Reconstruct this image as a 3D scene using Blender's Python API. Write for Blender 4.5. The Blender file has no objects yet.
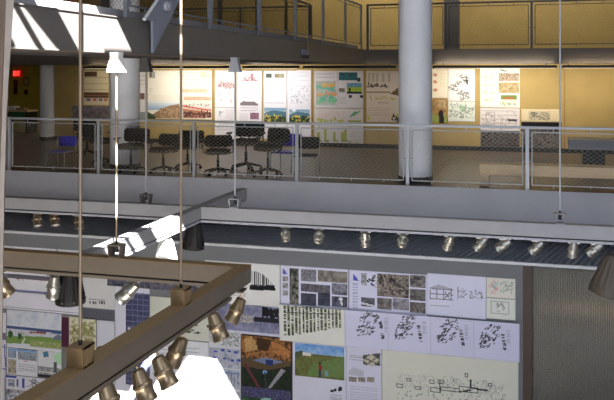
import bpy, bmesh, math, random
import numpy as np
from mathutils import Vector, Matrix, Euler
from mathutils.geometry import tessellate_polygon
random.seed(7); rng = np.random.default_rng(7)
scn = bpy.context.scene; COL = scn.collection

# ------------------------------------------------------------------ camera frame
F_, YH = 800.0, 72.0
A = math.radians(15.6); S, C = math.sin(A), math.cos(A)
CZ = 2.02
FWD = Vector((-S, C, 0)); RGT = Vector((C, S, 0)); UP = Vector((0, 0, 1))
def on_y(x, y, Y):
    u = (x-307)/F_; d = Y/(C+S*u)
    return Vector((d*(-S+C*u), Y, CZ+(YH-y)/F_*d))
def on_x(x, y, X):
    u = (x-307)/F_; d = X/(-S+C*u)
    return Vector((X, d*(C+S*u), CZ+(YH-y)/F_*d))
def on_z(x, y, Z):
    u = (x-307)/F_; d = (CZ-Z)*F_/(y-YH)
    return Vector((d*(-S+C*u), d*(C+S*u), Z))
cam = bpy.data.cameras.new('camera'); co = bpy.data.objects.new('camera', cam); COL.objects.link(co)
cam.sensor_fit = 'HORIZONTAL'; cam.sensor_width = 36; cam.lens = 36*F_/614
cam.shift_y = -(200-YH)/614; cam.clip_start = .05; cam.clip_end = 200
co.location = (0, 0, CZ); co.rotation_euler = (math.pi/2, 0, A)
scn.camera = co
scn.view_settings.view_transform = 'Standard'; scn.view_settings.look = 'None'
scn.view_settings.exposure = 0; scn.view_settings.gamma = 1; scn.view_settings.use_curve_mapping = False

# ------------------------------------------------------------------ materials
def lin(c):
    return tuple((v/255/12.92 if v/255 <= .04045 else ((v/255+.055)/1.055)**2.4) for v in c)
def mat(name, col, rough=.6, metal=0, noise=0, scale=20, bump=0, emit=None, estr=0, trans=0, stretch=(1,1,1), spec=.5):
    m = bpy.data.materials.new(name); m.use_nodes = True
    nt = m.node_tree; b = nt.nodes['Principled BSDF']
    c = lin(col); b.inputs['Base Color'].default_value = (*c, 1)
    b.inputs['Roughness'].default_value = rough; b.inputs['Metallic'].default_value = metal
    b.inputs['Transmission Weight'].default_value = trans
    b.inputs['Specular IOR Level'].default_value = spec
    if emit:
        b.inputs['Emission Color'].default_value = (*lin(emit), 1); b.inputs['Emission Strength'].default_value = estr
    if noise or bump:
        tc = nt.nodes.new('ShaderNodeTexCoord'); mp = nt.nodes.new('ShaderNodeMapping')
        mp.inputs['Scale'].default_value = stretch
        nt.links.new(tc.outputs['Object'], mp.inputs[0])
        n = nt.nodes.new('ShaderNodeTexNoise'); n.inputs['Scale'].default_value = scale; n.inputs['Detail'].default_value = 4
        nt.links.new(mp.outputs[0], n.inputs['Vector'])
        if noise:
            r = nt.nodes.new('ShaderNodeValToRGB')
            r.color_ramp.elements[0].position = .3; r.color_ramp.elements[1].position = .7
            r.color_ramp.elements[0].color = (*[v*(1-noise) for v in c], 1)
            r.color_ramp.elements[1].color = (*[min(1, v*(1+noise)) for v in c], 1)
            nt.links.new(n.outputs['Fac'], r.inputs[0]); nt.links.new(r.outputs[0], b.inputs['Base Color'])
        if bump:
            bp = nt.nodes.new('ShaderNodeBump'); bp.inputs['Strength'].default_value = bump; bp.inputs['Distance'].default_value = .01
            nt.links.new(n.outputs['Fac'], bp.inputs['Height']); nt.links.new(bp.outputs[0], b.inputs['Normal'])
    return m
M = dict(
    fascia=mat('painted_steel_grey', (154,156,164), .55, noise=.06, scale=1.5),
    beam=mat('beam_grey_paint', (142,142,146), .5, noise=.05, scale=4),
    beam_dark=mat('beam_taupe_paint', (106,96,84), .5, noise=.06, scale=4),
    edge=mat('pale_trim', (205,208,212), .4),
    slab=mat('dark_grey_steel', (96,93,92), .5, noise=.08, scale=2),
    soffit=mat('soffit_taupe', (78,66,50), .8, noise=.1, scale=2),
    wallgrey=mat('partition_grey', (118,120,124), .8, noise=.04, scale=3),
    yellow=mat('ochre_plaster', (176,152,96), .8, noise=.06, scale=2),
    olive=mat('olive_paint', (168,156,60), .8, noise=.05, scale=2),
    rail=mat('rail_grey_paint', (176,180,186), .4, .3),
    raildark=mat('rail_dark_steel', (84,82,84), .5, .4),
    wire=mat('wire_galvanised', (172,166,152), .4, .6),
    wiredark=mat('wire_bronze', (92,74,40), .5, .5),
    column=mat('column_paint', (232,234,240), .55, noise=.03, scale=3),
    floor=mat('polished_concrete', (92,78,66), .36, noise=.12, scale=3),
    lowfloor=mat('lower_concrete', (120,116,112), .5, noise=.1, scale=2),
    base=mat('black_rubber', (22,20,20), .5),
    deck=mat('galvanised_deck', (156,160,170), .4, 0, noise=.08, scale=4),
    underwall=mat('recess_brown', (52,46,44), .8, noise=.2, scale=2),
    brown=mat('dark_bronze_post', (62,42,28), .5, noise=.15, scale=5),
    wood=mat('maple', (205,180,142), .5, noise=.12, scale=6, stretch=(1,8,8)),
    silver=mat('brushed_nickel', (172,168,158), .32, .8, noise=.05, scale=30),
    bronze=mat('brushed_warm_nickel', (156,138,112), .32, .8, noise=.08, scale=30),
    blackm=mat('black_enamel', (22,20,20), .6, 0),
    taupe=mat('taupe_enamel', (84,76,66), .5, .1),
    white=mat('white_sunlit_and_paper', (225,225,222), .4),  # doubles as painted sunlight on one bracket and one lamp; plain white for papers
    blackf=mat('black_mesh_fabric', (13,13,16), .8, noise=.3, scale=60),
    seatf=mat('grey_seat_fabric', (60,56,48), .8, noise=.2, scale=60),
    chrome=mat('chrome', (190,192,198), .25, .9),
    darkp=mat('charcoal_plastic', (28,28,30), .5),
    blue=mat('cobalt_blue_plastic', (34,30,190), .4),
    green=mat('green_laminate', (48,110,70), .5),
    lamp=mat('lamp_lens', (255,240,210), .4, emit=(255,236,200), estr=6),
    rod=mat('rod_steel', (156,138,118), .35, .5),
    post=mat('post_sunlit_tone', (172,164,158), .6, noise=.08, scale=8),
    maroon=mat('maroon_cloth', (74,24,26), .8),
    bracket=mat('bracket_paint', (124,102,72), .5, noise=.08, scale=10),
    roof=mat('roof_board', (110,108,106), .9),
)
def exitmat():
    m = mat('exit_red', (220,30,30), .5, emit=(255,30,24), estr=1.2); return m
M['exitbg'] = mat('exit_housing', (150,20,18), .5, emit=(200,16,12), estr=.5)
M['exit'] = mat('exit_letters', (255,90,80), .5, emit=(255,80,66), estr=2.2)
# printed paper: colour from the print itself
def papermat():
    m = bpy.data.materials.new('printed_paper'); m.use_nodes = True; nt = m.node_tree
    b = nt.nodes['Principled BSDF']; b.inputs['Roughness'].default_value = .7; b.inputs['Specular IOR Level'].default_value = .2
    a = nt.nodes.new('ShaderNodeVertexColor'); a.layer_name = 'Print'
    nt.links.new(a.outputs['Color'], b.inputs['Base Color']); return m
M['paper'] = papermat()
g = mat('reeded_glass', (132,132,126), .2, trans=.75, noise=.04, scale=3); M['glass'] = g
def ribbed_wall(name, col): return mat(name, col, .7, noise=.05, scale=3)

# ------------------------------------------------------------------ mesh builder
class MB:
    def __init__(s): s.v = []; s.f = []
    def add(s, vs, fs):
        o = len(s.v); s.v += [tuple(v) for v in vs]; s.f += [tuple(o+i for i in f) for f in fs]; return s
    def box(s, a, b):
        x0, y0, z0 = a; x1, y1, z1 = b
        return s.add([(x0,y0,z0),(x1,y0,z0),(x1,y1,z0),(x0,y1,z0),(x0,y0,z1),(x1,y0,z1),(x1,y1,z1),(x0,y1,z1)],
                     [(0,3,2,1),(4,5,6,7),(0,1,5,4),(1,2,6,5),(2,3,7,6),(3,0,4,7)])
    def hexa(s, bot, top):
        n = len(bot)
        return s.add(list(bot)+list(top), [tuple(range(n))[::-1], tuple(range(n, 2*n))]+[(i, (i+1) % n, n+(i+1) % n, n+i) for i in range(n)])
    def bar(s, p, q, r, n=8, r2=None):
        p = Vector(p); q = Vector(q); d = (q-p).normalized(); r2 = r if r2 is None else r2
        a = d.orthogonal().normalized(); b = d.cross(a); vs = []
        for c, rr in ((p, r), (q, r2)):
            for k in range(n):
                t = 2*math.pi*(k+.5)/n; vs.append(c+(a*math.cos(t)+b*math.sin(t))*rr)
        return s.add(vs, [tuple(range(n))[::-1], tuple(range(n, 2*n))]+[(i, (i+1) % n, n+(i+1) % n, n+i) for i in range(n)])
    def tube(s, pts, r, n=8):
        pts = [Vector(p) for p in pts]
        a = (pts[1]-pts[0]).orthogonal().normalized(); rings = []
        for i, p in enumerate(pts):
            d = (pts[min(i+1, len(pts)-1)]-pts[max(i-1, 0)]).normalized()
            a = (a-d*a.dot(d)).normalized(); b = d.cross(a)
            rings.append([p+(a*math.cos(2*math.pi*k/n)+b*math.sin(2*math.pi*k/n))*r for k in range(n)])
        vs = [v for rg in rings for v in rg]; fs = [tuple(range(n))[::-1], tuple(range(len(vs)-n, len(vs)))]
        for i in range(len(pts)-1):
            for k in range(n): fs.append((i*n+k, i*n+(k+1) % n, (i+1)*n+(k+1) % n, (i+1)*n+k))
        return s.add(vs, fs)
    def lathe(s, prof, n=24, mod=None, cap=True):
        vs = []
        for r, z in prof:
            for k in range(n):
                t = 2*math.pi*k/n; rr = r*(mod(t, z) if mod else 1)
                vs.append((rr*math.cos(t), rr*math.sin(t), z))
        m = len(prof); fs = []
        for i in range(m-1):
            for k in range(n): fs.append((i*n+k, i*n+(k+1) % n, (i+1)*n+(k+1) % n, (i+1)*n+k))
        if cap: fs += [tuple(range(n))[::-1], tuple(range((m-1)*n, m*n))]
        return s.add(vs, fs)
    def build(s, name, m, parent=None, smooth=True, bevel=0):
        me = bpy.data.meshes.new(name); me.from_pydata(s.v, [], s.f); me.validate()
        bm = bmesh.new(); bm.from_mesh(me); bmesh.ops.recalc_face_normals(bm, faces=bm.faces)
        if bevel:
            bmesh.ops.bevel(bm, geom=bm.edges[:], offset=bevel, segments=3, affect='EDGES', profile=.6)
        bm.to_mesh(me); bm.free()
        if smooth:
            me.polygons.foreach_set('use_smooth', [True]*len(me.polygons)); me.set_sharp_from_angle(angle=math.radians(38))
        me.materials.append(m)
        o = bpy.data.objects.new(name, me); COL.objects.link(o)
        if parent: o.parent = parent
        return o
def tag(o, label, cat, group=None, kind=None):
    if label: o['label'] = label
    if cat: o['category'] = cat
    if group: o['group'] = group
    if kind: o['kind'] = kind
    return o
def thing(name, label, cat, loc=(0,0,0), rotz=0, group=None):
    o = bpy.data.objects.new(name, None); COL.objects.link(o); o.empty_display_size = .1
    o.location = loc; o.rotation_euler = (0, 0, rotz); return tag(o, label, cat, group)
def struct(o, label, cat): return tag(o, label, cat, kind='structure')
def dup(root, label, loc=None, rotz=None, group=None):
    r = root.copy(); COL.objects.link(r); r['label'] = label
    if loc is not None: r.location = loc
    if rotz is not None: r.rotation_euler = (0, 0, rotz)
    if group: r['group'] = group
    for ch in KIDS[root.name]:
        c = ch.copy(); COL.objects.link(c); c.parent = r
        for g2 in KIDS.get(ch.name, []):
            d = g2.copy(); COL.objects.link(d); d.parent = c
            KIDS.setdefault(c.name, []).append(d)
        KIDS.setdefault(r.name, []).append(c)
    return r
KIDS = {}
def reg(parent, *kids): KIDS.setdefault(parent.name, []).extend(kids); return kids

# ------------------------------------------------------------------ setting
Yr, Yw, Yback, Yc = 14.18, 13.1, 20.95, 20.0
Xb = -4.07; zb, zt = 2.224, 2.59
XL, XR = -19.5, 6.0
ZF = -5.6; ZR = 6.5; YE = 24.6
def S_(name, mb, m, label, cat): return struct(mb.build(name, m, None, smooth=False), label, cat)
S_('floor', MB().box((XL,-6,ZF-.2), (XR,Yw+2.4,ZF)), M['lowfloor'], 'concrete floor of the lower hall below the picture', 'floor')
S_('floor_gallery', MB().box((XL,Yr+.03,-.05), (XR,YE,0)), M['floor'], 'polished brown concrete floor of the gallery behind the railing', 'floor')
S_('trim_1', MB().box((XL,Yr,-.62), (XR,Yr+.03,0)).box((XL,Yr-.012,-.035), (XR,Yr,0)), M['fascia'], 'long grey steel fascia along the gallery floor edge', 'fascia')
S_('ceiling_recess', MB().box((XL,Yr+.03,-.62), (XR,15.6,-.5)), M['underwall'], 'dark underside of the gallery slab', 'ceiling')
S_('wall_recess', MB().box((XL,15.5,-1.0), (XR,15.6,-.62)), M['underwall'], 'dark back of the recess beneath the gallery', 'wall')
# corrugated deck ledge
mb = MB(); p = .105; x = XL-1; top = -.995; prof = []
while x < XR:
    prof += [(x, top), (x+p*.42, top), (x+p*.55, top-.055), (x+p*.87, top-.055)]; x += p
SH = (15.5-Yw-.03)*math.tan(math.radians(14))
vs = [(a, Yw+.03, z) for a, z in prof]+[(a+SH, 15.5, z) for a, z in prof]; n = len(prof)
mb.add(vs, [(i, i+1, n+i+1, n+i) for i in range(n-1)])
S_('trim_2', mb, M['deck'], 'ribbed galvanised metal deck ledge above the pinned up drawings', 'metal deck')
S_('trim_3', MB().box((XL,Yw-.03,-1.03), (XR,Yw+.03,-.985)), M['edge'], 'pale metal edge strip along the ribbed deck', 'edge trim')
# lower partition
xe = on_y(523, 300, Yw).x; xp = on_y(532, 300, Yw).x
S_('wall_lower', MB().box((XL,Yw,ZF), (xe,Yw+.12,-1.03)), M['wallgrey'], 'grey partition wall of the lower level carrying pinned up sheets', 'wall')
S_('trim_4', MB().box((xe,Yw-.04,ZF), (xp,Yw+.16,-1.03)), M['brown'], 'dark bronze upright between the grey wall and the reeded glass', 'door post')
# reeded glass door
mb = MB(); n = 0; vs = []; x = xp; pitch = .034
while x < XR-.2:
    for k in range(4):
        xx = x+pitch*k/4; yy = Yw+.02-.008*math.sin(math.pi*(k/4))
        vs.append((xx, yy))
    x += pitch
n = len(vs)
allv = [(a, b, ZF) for a, b in vs]+[(a, b, -1.03) for a, b in vs]+[(a, Yw+.035, ZF) for a, b in vs]+[(a, Yw+.035, -1.03) for a, b in vs]
fs = []
for i in range(n-1): fs += [(i, i+1, n+i+1, n+i), (2*n+i, 3*n+i, 3*n+i+1, 2*n+i+1)]
mb.add(allv, fs)
struct(mb.build('window_1', M['glass']), 'tall reeded glass panel beside the bronze upright', 'glass panel')
S_('wall_glassroom', MB().box((xe,15.5,ZF), (XR,15.6,-1.0)), mat('glassroom_wall', (150,150,146), .8), 'pale back wall of the room behind the reeded glass', 'wall')
S_('wall_glassroom_side', MB().box((xe-.1,Yw+.12,ZF), (xe,15.5,-1.05)), M['wallgrey'], 'side wall of the room behind the reeded glass', 'wall')
# poster wall of the gallery
xl = on_y(55, 100, Yback).x
S_('wall_back', MB().box((xl,Yback,0), (XR,Yback+.15,zb)), M['yellow'], 'ochre back wall of the gallery hung with presentation sheets', 'wall')
S_('baseboard_back', MB().box((xl,Yback-.02,0), (XR,Yback,.11)), M['base'], 'black rubber skirting along the ochre wall', 'baseboard')
mb = MB()
for px in (212.8, 312.3, 365, 564.5):
    xx = on_y(px, 100, Yback).x; mb.box((xx-.012,Yback-.012,.11), (xx+.012,Yback,zb))
S_('trim_5', mb, mat('joint_strip', (150,122,62), .7), 'narrow vertical joint strips on the ochre wall', 'trim')
S_('wall_far', MB().box((XL,YE-.3,0), (xl+2,YE-.2,zb)), M['olive'], 'olive yellow far wall behind the exit sign', 'wall')
S_('wall_upper', MB().box((XL,23.4,zt), (XR,23.55,ZR)), M['yellow'], 'ochre wall behind the upper balcony', 'wall')
S_('wall_left', MB().box((XL-.1,-6,ZF), (XL,YE,ZR)), M['fascia'], 'side wall at the left of the hall', 'wall')
S_('wall_right', MB().box((XR,-6,ZF), (XR+.1,YE,ZR)), M['fascia'], 'side wall at the right of the hall', 'wall')
S_('wall_rear_blocker', MB().box((XL,-5.1,ZF), (-2.5,-5,ZR)), mat('rear_wall_beige', (176,160,138), .8), 'unseen beige wall added at the rear left to block sky and bounce warm light', 'wall')  # added behind the view to dim and warm the light at left
# upper slab (balcony)
S_('floor_upper', MB().box((XL,Yc+.03,zb), (XR,YE,zt)), M['soffit'], 'upper balcony slab above the gallery wall', 'floor')
S_('trim_6', MB().box((XL,Yc,zb), (Xb-1.35,Yc+.03,zt)).box((Xb+.001,Yc,zb), (XR,Yc+.03,zt)), mat('balcony_face_brown', (92,84,76), .6, noise=.06, scale=2), 'dark grey steel face of the upper balcony', 'fascia')
# bridge (walkway toward the viewer)
Yb0 = 5.45
br = thing('walkway', 'grey steel walkway crossing the hall above the gallery, sunlit at its left end', 'walkway', (Xb-.65, Yb0, zb))
def kid(mb, name, m, parent, label=None, smooth=True, bevel=0):
    mm = MB(); o = Vector(parent.location); ang = parent.rotation_euler.z
    R = Matrix.Rotation(-ang, 3, 'Z')
    mm.v = [tuple(R @ (Vector(v)-o)) for v in mb.v]; mm.f = mb.f
    ob = mm.build(name, m, parent, smooth=smooth, bevel=bevel)
    if label: ob['label'] = label
    return ob
kid(MB().box((Xb-1.3,Yb0,zb+.02), (Xb-.03,Yc,zt-.01)), 'deck_slab', M['soffit'], br, smooth=False)
kid(MB().box((Xb-.03,Yb0,zb), (Xb,Yc,zt)).box((Xb-.03,Yb0,zb-.012), (Xb+.008,Yc,zb+.006)).box((Xb-.03,Yb0,zt-.012), (Xb+.012,Yc,zt)), 'edge_girder', M['slab'], br, smooth=False)
kid(MB().box((Xb-1.34,Yb0,zb-.012), (Xb-1.3,Yc,zt)), 'edge_girder', M['slab'], br, smooth=False)
kid(MB().box((Xb-.2,Yb0,zt), (Xb-.17,Yc,zt+.1)), 'kerb', M['fascia'], br, smooth=False)
# small junction box on girder and hanger clip
b1 = on_x(303, 52, Xb)
kid(MB().box((Xb,b1.y-.13,b1.z-.045), (Xb+.09,b1.y+.13,b1.z+.045)), 'junction_box', mat('box_bluegrey', (92,100,118), .5), br, bevel=.008)
# tapered brace plate
def px_x(pts, X): return [on_x(x, y, X) for x, y in pts]
bp = thing('brace_arm', 'tapered blue-grey steel arm rising from the walkway side with a round bolt', 'brace', tuple(on_x(152, 53, Xb+.02)))
poly = px_x([(151,53),(150.5,20.5),(143,20.3),(158,-2),(163,-12),(186,-12),(177.5,0)], Xb+.04)
poly2 = [v+Vector((.03,0,0)) for v in poly]
kid(MB().hexa(poly, poly2), 'arm_plate', mat('arm_paint', (120,126,142), .45, noise=.05), bp, smooth=False)
q = on_x(166, 6, Xb+.07)
kid(MB().bar(q, q+Vector((.04,0,0)), .055, 20).bar(q+Vector((.03,0,0)), q+Vector((.055,0,0)), .03, 6), 'bolt', M['fascia'], bp)
qa = on_x(144, 19.5, Xb+.1); qb = on_x(160, -4, Xb+.1)
kid(MB().bar(qa, qb, .018, 8), 'edge_rod', M['edge'], bp)

# unseen roof, its openings shaped backward from the wanted sun patches
KX, KY, KZ = -.6, 1.0, -1.0
def sky(p): return (p[0]+.6*(ZR-2.24), p[1]-(ZR-2.24))
holes = [[(-4.62,5.63),(-4.04,5.63),(-4.04,5.46),(-2.95,5.46),(-2.95,5.76),(-1.9,5.76),(-1.9,5.96),(-4.62,5.96)],
         [(-4.36,6.0),(-1.9,6.0),(-1.9,6.27),(-3.6,6.27),(-4.05,6.27),(-4.36,6.04)],
         [(-4.66,6.56),(-.7,6.56),(-1.36,7.17),(-2.15,7.82),(-2.68,7.82),(-2.70,7.40),(-3.28,7.40),(-3.28,7.83),(-3.47,7.83),(-3.37,7.05),(-4.04,7.05),(-4.04,7.67),(-4.66,7.67)]]
outer = [(XL,-5),(XR,-5),(XR,YE),(XL,YE)]
loops = [outer]+[[sky(p) for p in h] for h in holes]
L3 = [[Vector((a, b, 0)) for a, b in lp] for lp in loops]
tris = tessellate_polygon(L3); flat = [v for lp in L3 for v in lp]
mb = MB(); nf = len(flat)
mb.add([(v.x,v.y,ZR) for v in flat]+[(v.x,v.y,ZR+.06) for v in flat],
       [tuple(t) for t in tris]+[tuple(nf+i for i in t[::-1]) for t in tris])
k0 = 0
for lp in L3:
    n = len(lp); mb.f += [(k0+i, k0+(i+1) % n, nf+k0+(i+1) % n, nf+k0+i) for i in range(n)]; k0 += n
S_('ceiling', mb, M['roof'], 'unseen roof high above the hall, its openings cut to shape the sun patches', 'ceiling')

# ------------------------------------------------------------------ columns
def column(px, py, Y, r, z1, label):
    p = on_y(px, py, Y); o = thing('column', label, 'column', (p.x, Y, 0))
    MB().lathe([(r,0),(r,z1)], 48).build('shaft', M['column'], o)
    MB().lathe([(r+.012,0),(r+.012,.1),(r,.1)], 48).build('base_ring', M['base'], o)
    return o
c1 = column(415.3, 100, 14.86, .31, ZR, 'thick round pale grey column right of centre, behind the railing')
c2 = column(125, 100, 15.2, .31, ZR, 'round pale column behind the office chairs at the left')
c3 = column(47.3, 100, 20.9, .21, zb, 'slim dim round column at the left end of the ochre wall')
mb = MB()  # pale smear band on column
p = on_y(452, 20, 22.2)
o = thing('pier', 'dark square pier standing behind the upper balcony mesh', 'pier', (p.x, 22.2, zt))
MB().box((-.2,-.2,0), (.2,.2,ZR-zt)).build('pier_shaft', M['slab'], o, smooth=False)

# ------------------------------------------------------------------ railings
def netting(mb, o, ax, w, h, du=.098, dv=.068, r=.0028):
    """diamond wires inside w x h in the plane spanned by ax and Z"""
    k = dv/du; o = Vector(o); ax = Vector(ax)
    for sgn in (1, -1):
        c = -w*k if sgn > 0 else 0
        while c < (h if sgn > 0 else h+w*k):
            # v = c + sgn*k*u
            pts = []
            for u in (0, w):
                v = c+sgn*k*u
                if 0 <= v <= h: pts.append((u, v))
            for v in (0, h):
                u = (v-c)/(sgn*k)
                if 0 < u < w: pts.append((u, v))
            if len(pts) >= 2:
                pts.sort(); a, b = pts[0], pts[-1]
                if b[0]-a[0] > .01:
                    mb.bar(o+ax*a[0]+UP*a[1], o+ax*b[0]+UP*b[1], r, 3)
            c += dv
def railing(name, label, p0, ax, posts, z0, h, mrail, mwire, post_drop=.06, pw=.03, wr=.0018, bot=.12, gap=.07, handrail=.028):
    o = thing(name, label, 'railing', p0); ax = Vector(ax); nrm = Vector((ax.y, -ax.x, 0))
    L0, L1 = posts[0], posts[-1]
    def B(mb, u0, u1, v0, v1, t):
        a = ax*u0-nrm*t; b = ax*u1+nrm*t
        mb.box((min(a.x,b.x),min(a.y,b.y),v0), (max(a.x,b.x),max(a.y,b.y),v1)); return mb
    B(MB(), L0-.03, L1+.03, h-.045, h, handrail).build('top_rail', mrail, o, bevel=.008)
    for u in posts:
        B(MB(), u-pw, u+pw, -post_drop, h-.045, .02).build('post', mrail, o, smooth=False)
    for a, b in zip(posts[:-1], posts[1:]):
        u0, u1 = a+.078, b-.078; v0, v1 = bot, h-.105; t = .011; mb = MB()
        for q in ((u0, v0, u1, v0), (u0, v1, u1, v1), (u0, v0, u0, v1), (u1, v0, u1, v1)):
            mb.bar(ax*q[0]+UP*q[1], ax*q[2]+UP*q[3], t, 8)
        for u in (u0+.35, (u0+u1)/2, u1-.35):
            mb.bar(ax*u+UP*(v1), ax*u+UP*(h-.045), .008, 6); mb.bar(ax*u+UP*(v0), ax*u+UP*(v0-.05), .008, 6)
        for u, uu in ((u0, a), (u1, b)): mb.bar(ax*u+UP*(v0+.4), ax*uu+UP*(v0+.4), .008, 6)
        fr = mb.build('panel_frame', mrail, o)
        mb = MB(); netting(mb, ax*u0+UP*v0, ax, u1-u0, v1-v0, r=wr)
        mb.build('wire_mesh', mwire, fr, smooth=False)
    return o
pxs = [on_y(x, 150, Yr).x for x in (97, 191.3, 293, 404, 527.3)]
sp = (pxs[-1]-pxs[0])/4
posts = [pxs[0]+sp*k for k in range(-2, 7)]
M['wire'].node_tree.nodes['Principled BSDF'].inputs['Metallic'].default_value = .3
railing('gallery_railing', 'long grey railing with diamond wire mesh along the gallery floor edge', (0, Yr+.06, 0), (1,0,0), posts, 0, 1.09, M['rail'], M['wire'], post_drop=.0, bot=.085, wr=.0019)
ys = [5.6+2.03*k for k in range(8)]; ys[1] = 7.66; ys[-1] = 19.78; ys = [7.66, 9.97, 11.98, 14.0, 16.04, 18.1, 19.9]
railing('walkway_railing', 'dark mesh railing along the near side of the walkway', (Xb-.06, 0, zt), (0,1,0), ys, 0, 1.14, mat('rail_bluegrey', (132,136,146), .45, .3), M['wiredark'], post_drop=0, bot=.14)
railing('walkway_railing', 'dark mesh railing along the far side of the walkway', (Xb-1.25, 0, zt), (0,1,0), [7.3,9.3,11.3,13.3,15.3,17.3,19.3], 0, 1.14, M['raildark'], M['wiredark'], post_drop=0, bot=.14)
railing('balcony_railing', 'dark mesh railing along the upper balcony above the ochre wall', (0, Yc+.08, zt), (1,0,0), [-4.0,-2.02,0.03,2.08,4.13], 0, 1.16, M['raildark'], M['wiredark'], post_drop=0, bot=.1)
railing('balcony_railing', 'dark mesh railing of the upper balcony left of the walkway', (0, Yc+.08, zt), (1,0,0), [-13.6,-11.55,-9.5,-7.45,-5.5], 0, 1.16, M['raildark'], M['wiredark'], post_drop=0, bot=.1)

# ------------------------------------------------------------------ light track beams
ZB = .164; HB = .166; BW = .055
YF, YN, XN, XF = 10.27, 7.22, -2.645, -4.42
def beam(label, a, b, m, axis, rz=0):
    o = thing('lighting_beam', label, 'beam', ((a[0]+b[0])/2, (a[1]+b[1])/2, ZB-HB))
    x0, y0, x1, y1 = a[0], a[1], b[0], b[1]; w = BW
    if axis == 'x': bx = lambda t, z0, z1: MB().box((x0,y0-t,z0), (x1,y0+t,z1))
    else: bx = lambda t, z0, z1: MB().box((x0-t,y0,z0), (x0+t,y1,z1))
    kid(bx(w, ZB-HB, ZB-.006), 'beam_body', m, o, smooth=False)
    kid(bx(w+.01, ZB-.008, ZB), 'top_cap', M['bracket'] if m is M['beam_dark'] else M['beam'], o, smooth=False)
    if rz: y1 -= .35
    elif m is M['beam_dark']: x1 -= .25
    kid(bx(w*.55, ZB-HB-.022, ZB-HB), 'gap_strip', M['blackm'], o, smooth=False)
    kid(bx(w*.9, ZB-HB-.05, ZB-HB-.02), 'track', M['fascia'] if m is M['beam'] else M['beam_dark'], o, smooth=False)
    if rz:
        L = o.location.copy(); P = Vector((XN, YN, L.z)); o.rotation_euler.z = rz
        o.location = P+Matrix.Rotation(rz, 3, 'Z') @ (L-P)
    return o
beam('long grey lighting beam across the hall below the gallery edge', (-12.5,YF), (5,YF), M['beam'], 'x')
yfe = on_z(242, 188, ZB).y
beam('grey lighting beam running from the gallery side toward the viewer, partly in sun', (XF,YN+BW), (XF,YF-BW), M['beam'], 'y')
beam('short grey lighting beam stub behind the long beam', (XF,YF+BW), (XF,yfe), M['beam'], 'y')
beam('brown-grey lighting beam crossing the lower left of the view', (-9.5,YN), (XN+BW,YN), M['beam_dark'], 'x')
beam('thick brown-grey lighting beam slanting to the lower left corner nearest the viewer', (XN,2.6), (XN,YN-BW), M['beam_dark'], 'y', -.0366)

# suspension rods with brackets
def rodthing(X, Y, ztop, axis, m, label, clamp=None, top_br=False):
    o = thing('suspension_rod', label, 'hanger rod', (X, Y, ZB))
    MB().bar((0,0,.10), (0,0,ztop-ZB), .0105, 10).build('rod', M['rail'] if Y > YN+.5 else M['rod'], o)
    w, h, d, t = .075, .13, .06, .012
    mb = MB()
    pr = [(-w*.8,0),(w*.8,0),(w,h),(-w,h)]
    # open box section: four plates
    def plate(a, b):
        (x0, z0), (x1, z1) = a, b; dd = Vector((x1-x0, 0, z1-z0)).normalized(); nn = Vector((-dd.z, 0, dd.x))*t
        P = [Vector((x0,-d,z0)), Vector((x1,-d,z1)), Vector((x1,-d,z1))+nn, Vector((x0,-d,z0))+nn]
        Q = [v+Vector((0,2*d,0)) for v in P]
        if axis == 'y': P = [Vector((-v.y, v.x, v.z)) for v in P]; Q = [Vector((-v.y, v.x, v.z)) for v in Q]
        mb.hexa(P, Q)
    for i in range(4): plate(pr[i], pr[(i+1) % 4])
    if axis == 'y':
        mb.box((d-.008,-w*.8,0), (d,w*.8,h))
    mb.build('bracket', m, o, smooth=False)
    MB().bar((0,0,.05), (0,0,.115), .022, 6).bar((0,0,.085), (0,0,.16), .013, 8).build('nut', M['blackm'], o)
    if top_br:
        z = ztop-ZB
        MB().hexa([(-.085,-.05,z-.1),(.085,-.05,z-.1),(.085,.05,z-.1),(-.085,.05,z-.1)], [(-.045,-.05,z+.06),(.045,-.05,z+.06),(.045,.05,z+.06),(-.045,.05,z+.06)]).box((-.05,-.05,z+.06),(.05,.05,z+.1)).build('top_bracket', m if top_br == 1 else M['white'], o, smooth=False)  # sunlit rod gets a white bracket: sunlight put into its colour
    return o
def beamx(px, X): return on_x(px, 200, X).y
def near(px):
    X = XN
    for _ in range(6):
        Y = on_x(px, 200, X).y; X = XN-.0366*(YN-Y)
    return X, Y
rodthing(on_y(116.5,200,YN).x, YN, 2.12, 'x', M['beam_dark'], 'sunlit hanger rod left of the pale column holding the brown-grey cross beam', top_br=2)
rodthing(on_y(146,200,YF).x, YF, 2.12, 'x', M['slab'], 'thin hanger rod of the long grey beam just right of the pale column', top_br=1)
rodthing(on_y(235,200,YF).x, YF, 2.12, 'x', M['fascia'], 'hanger rod of the long grey beam, hung from the walkway near its middle', top_br=1)
rodthing(on_y(560,200,YF).x, YF, ZR, 'x', M['beam'], 'thin hanger rod at the right end of the long grey beam', )
rodthing(*near(80.3), ZR, 'y', M['bracket'], 'brown hanger rod nearest the viewer with a boxy bracket, lower left')
rodthing(*near(181), ZR, 'y', M['bracket'], 'hanger rod with boxy bracket near the corner of the brown-grey beams')
o = thing('suspension_rod', 'thin hanger rod beside the blue-grey junction box on the walkway girder', 'hanger rod', (Xb+.15, on_x(308,52,Xb+.15).y, 2.3))
MB().bar((0,0,0), (0,0,ZR-2.3), .008, 8).build('rod', M['rod'], o)
MB().box((-.11,-.03,-.03), (.02,.03,.03)).build('clip', M['blackm'], o, smooth=False)

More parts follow.
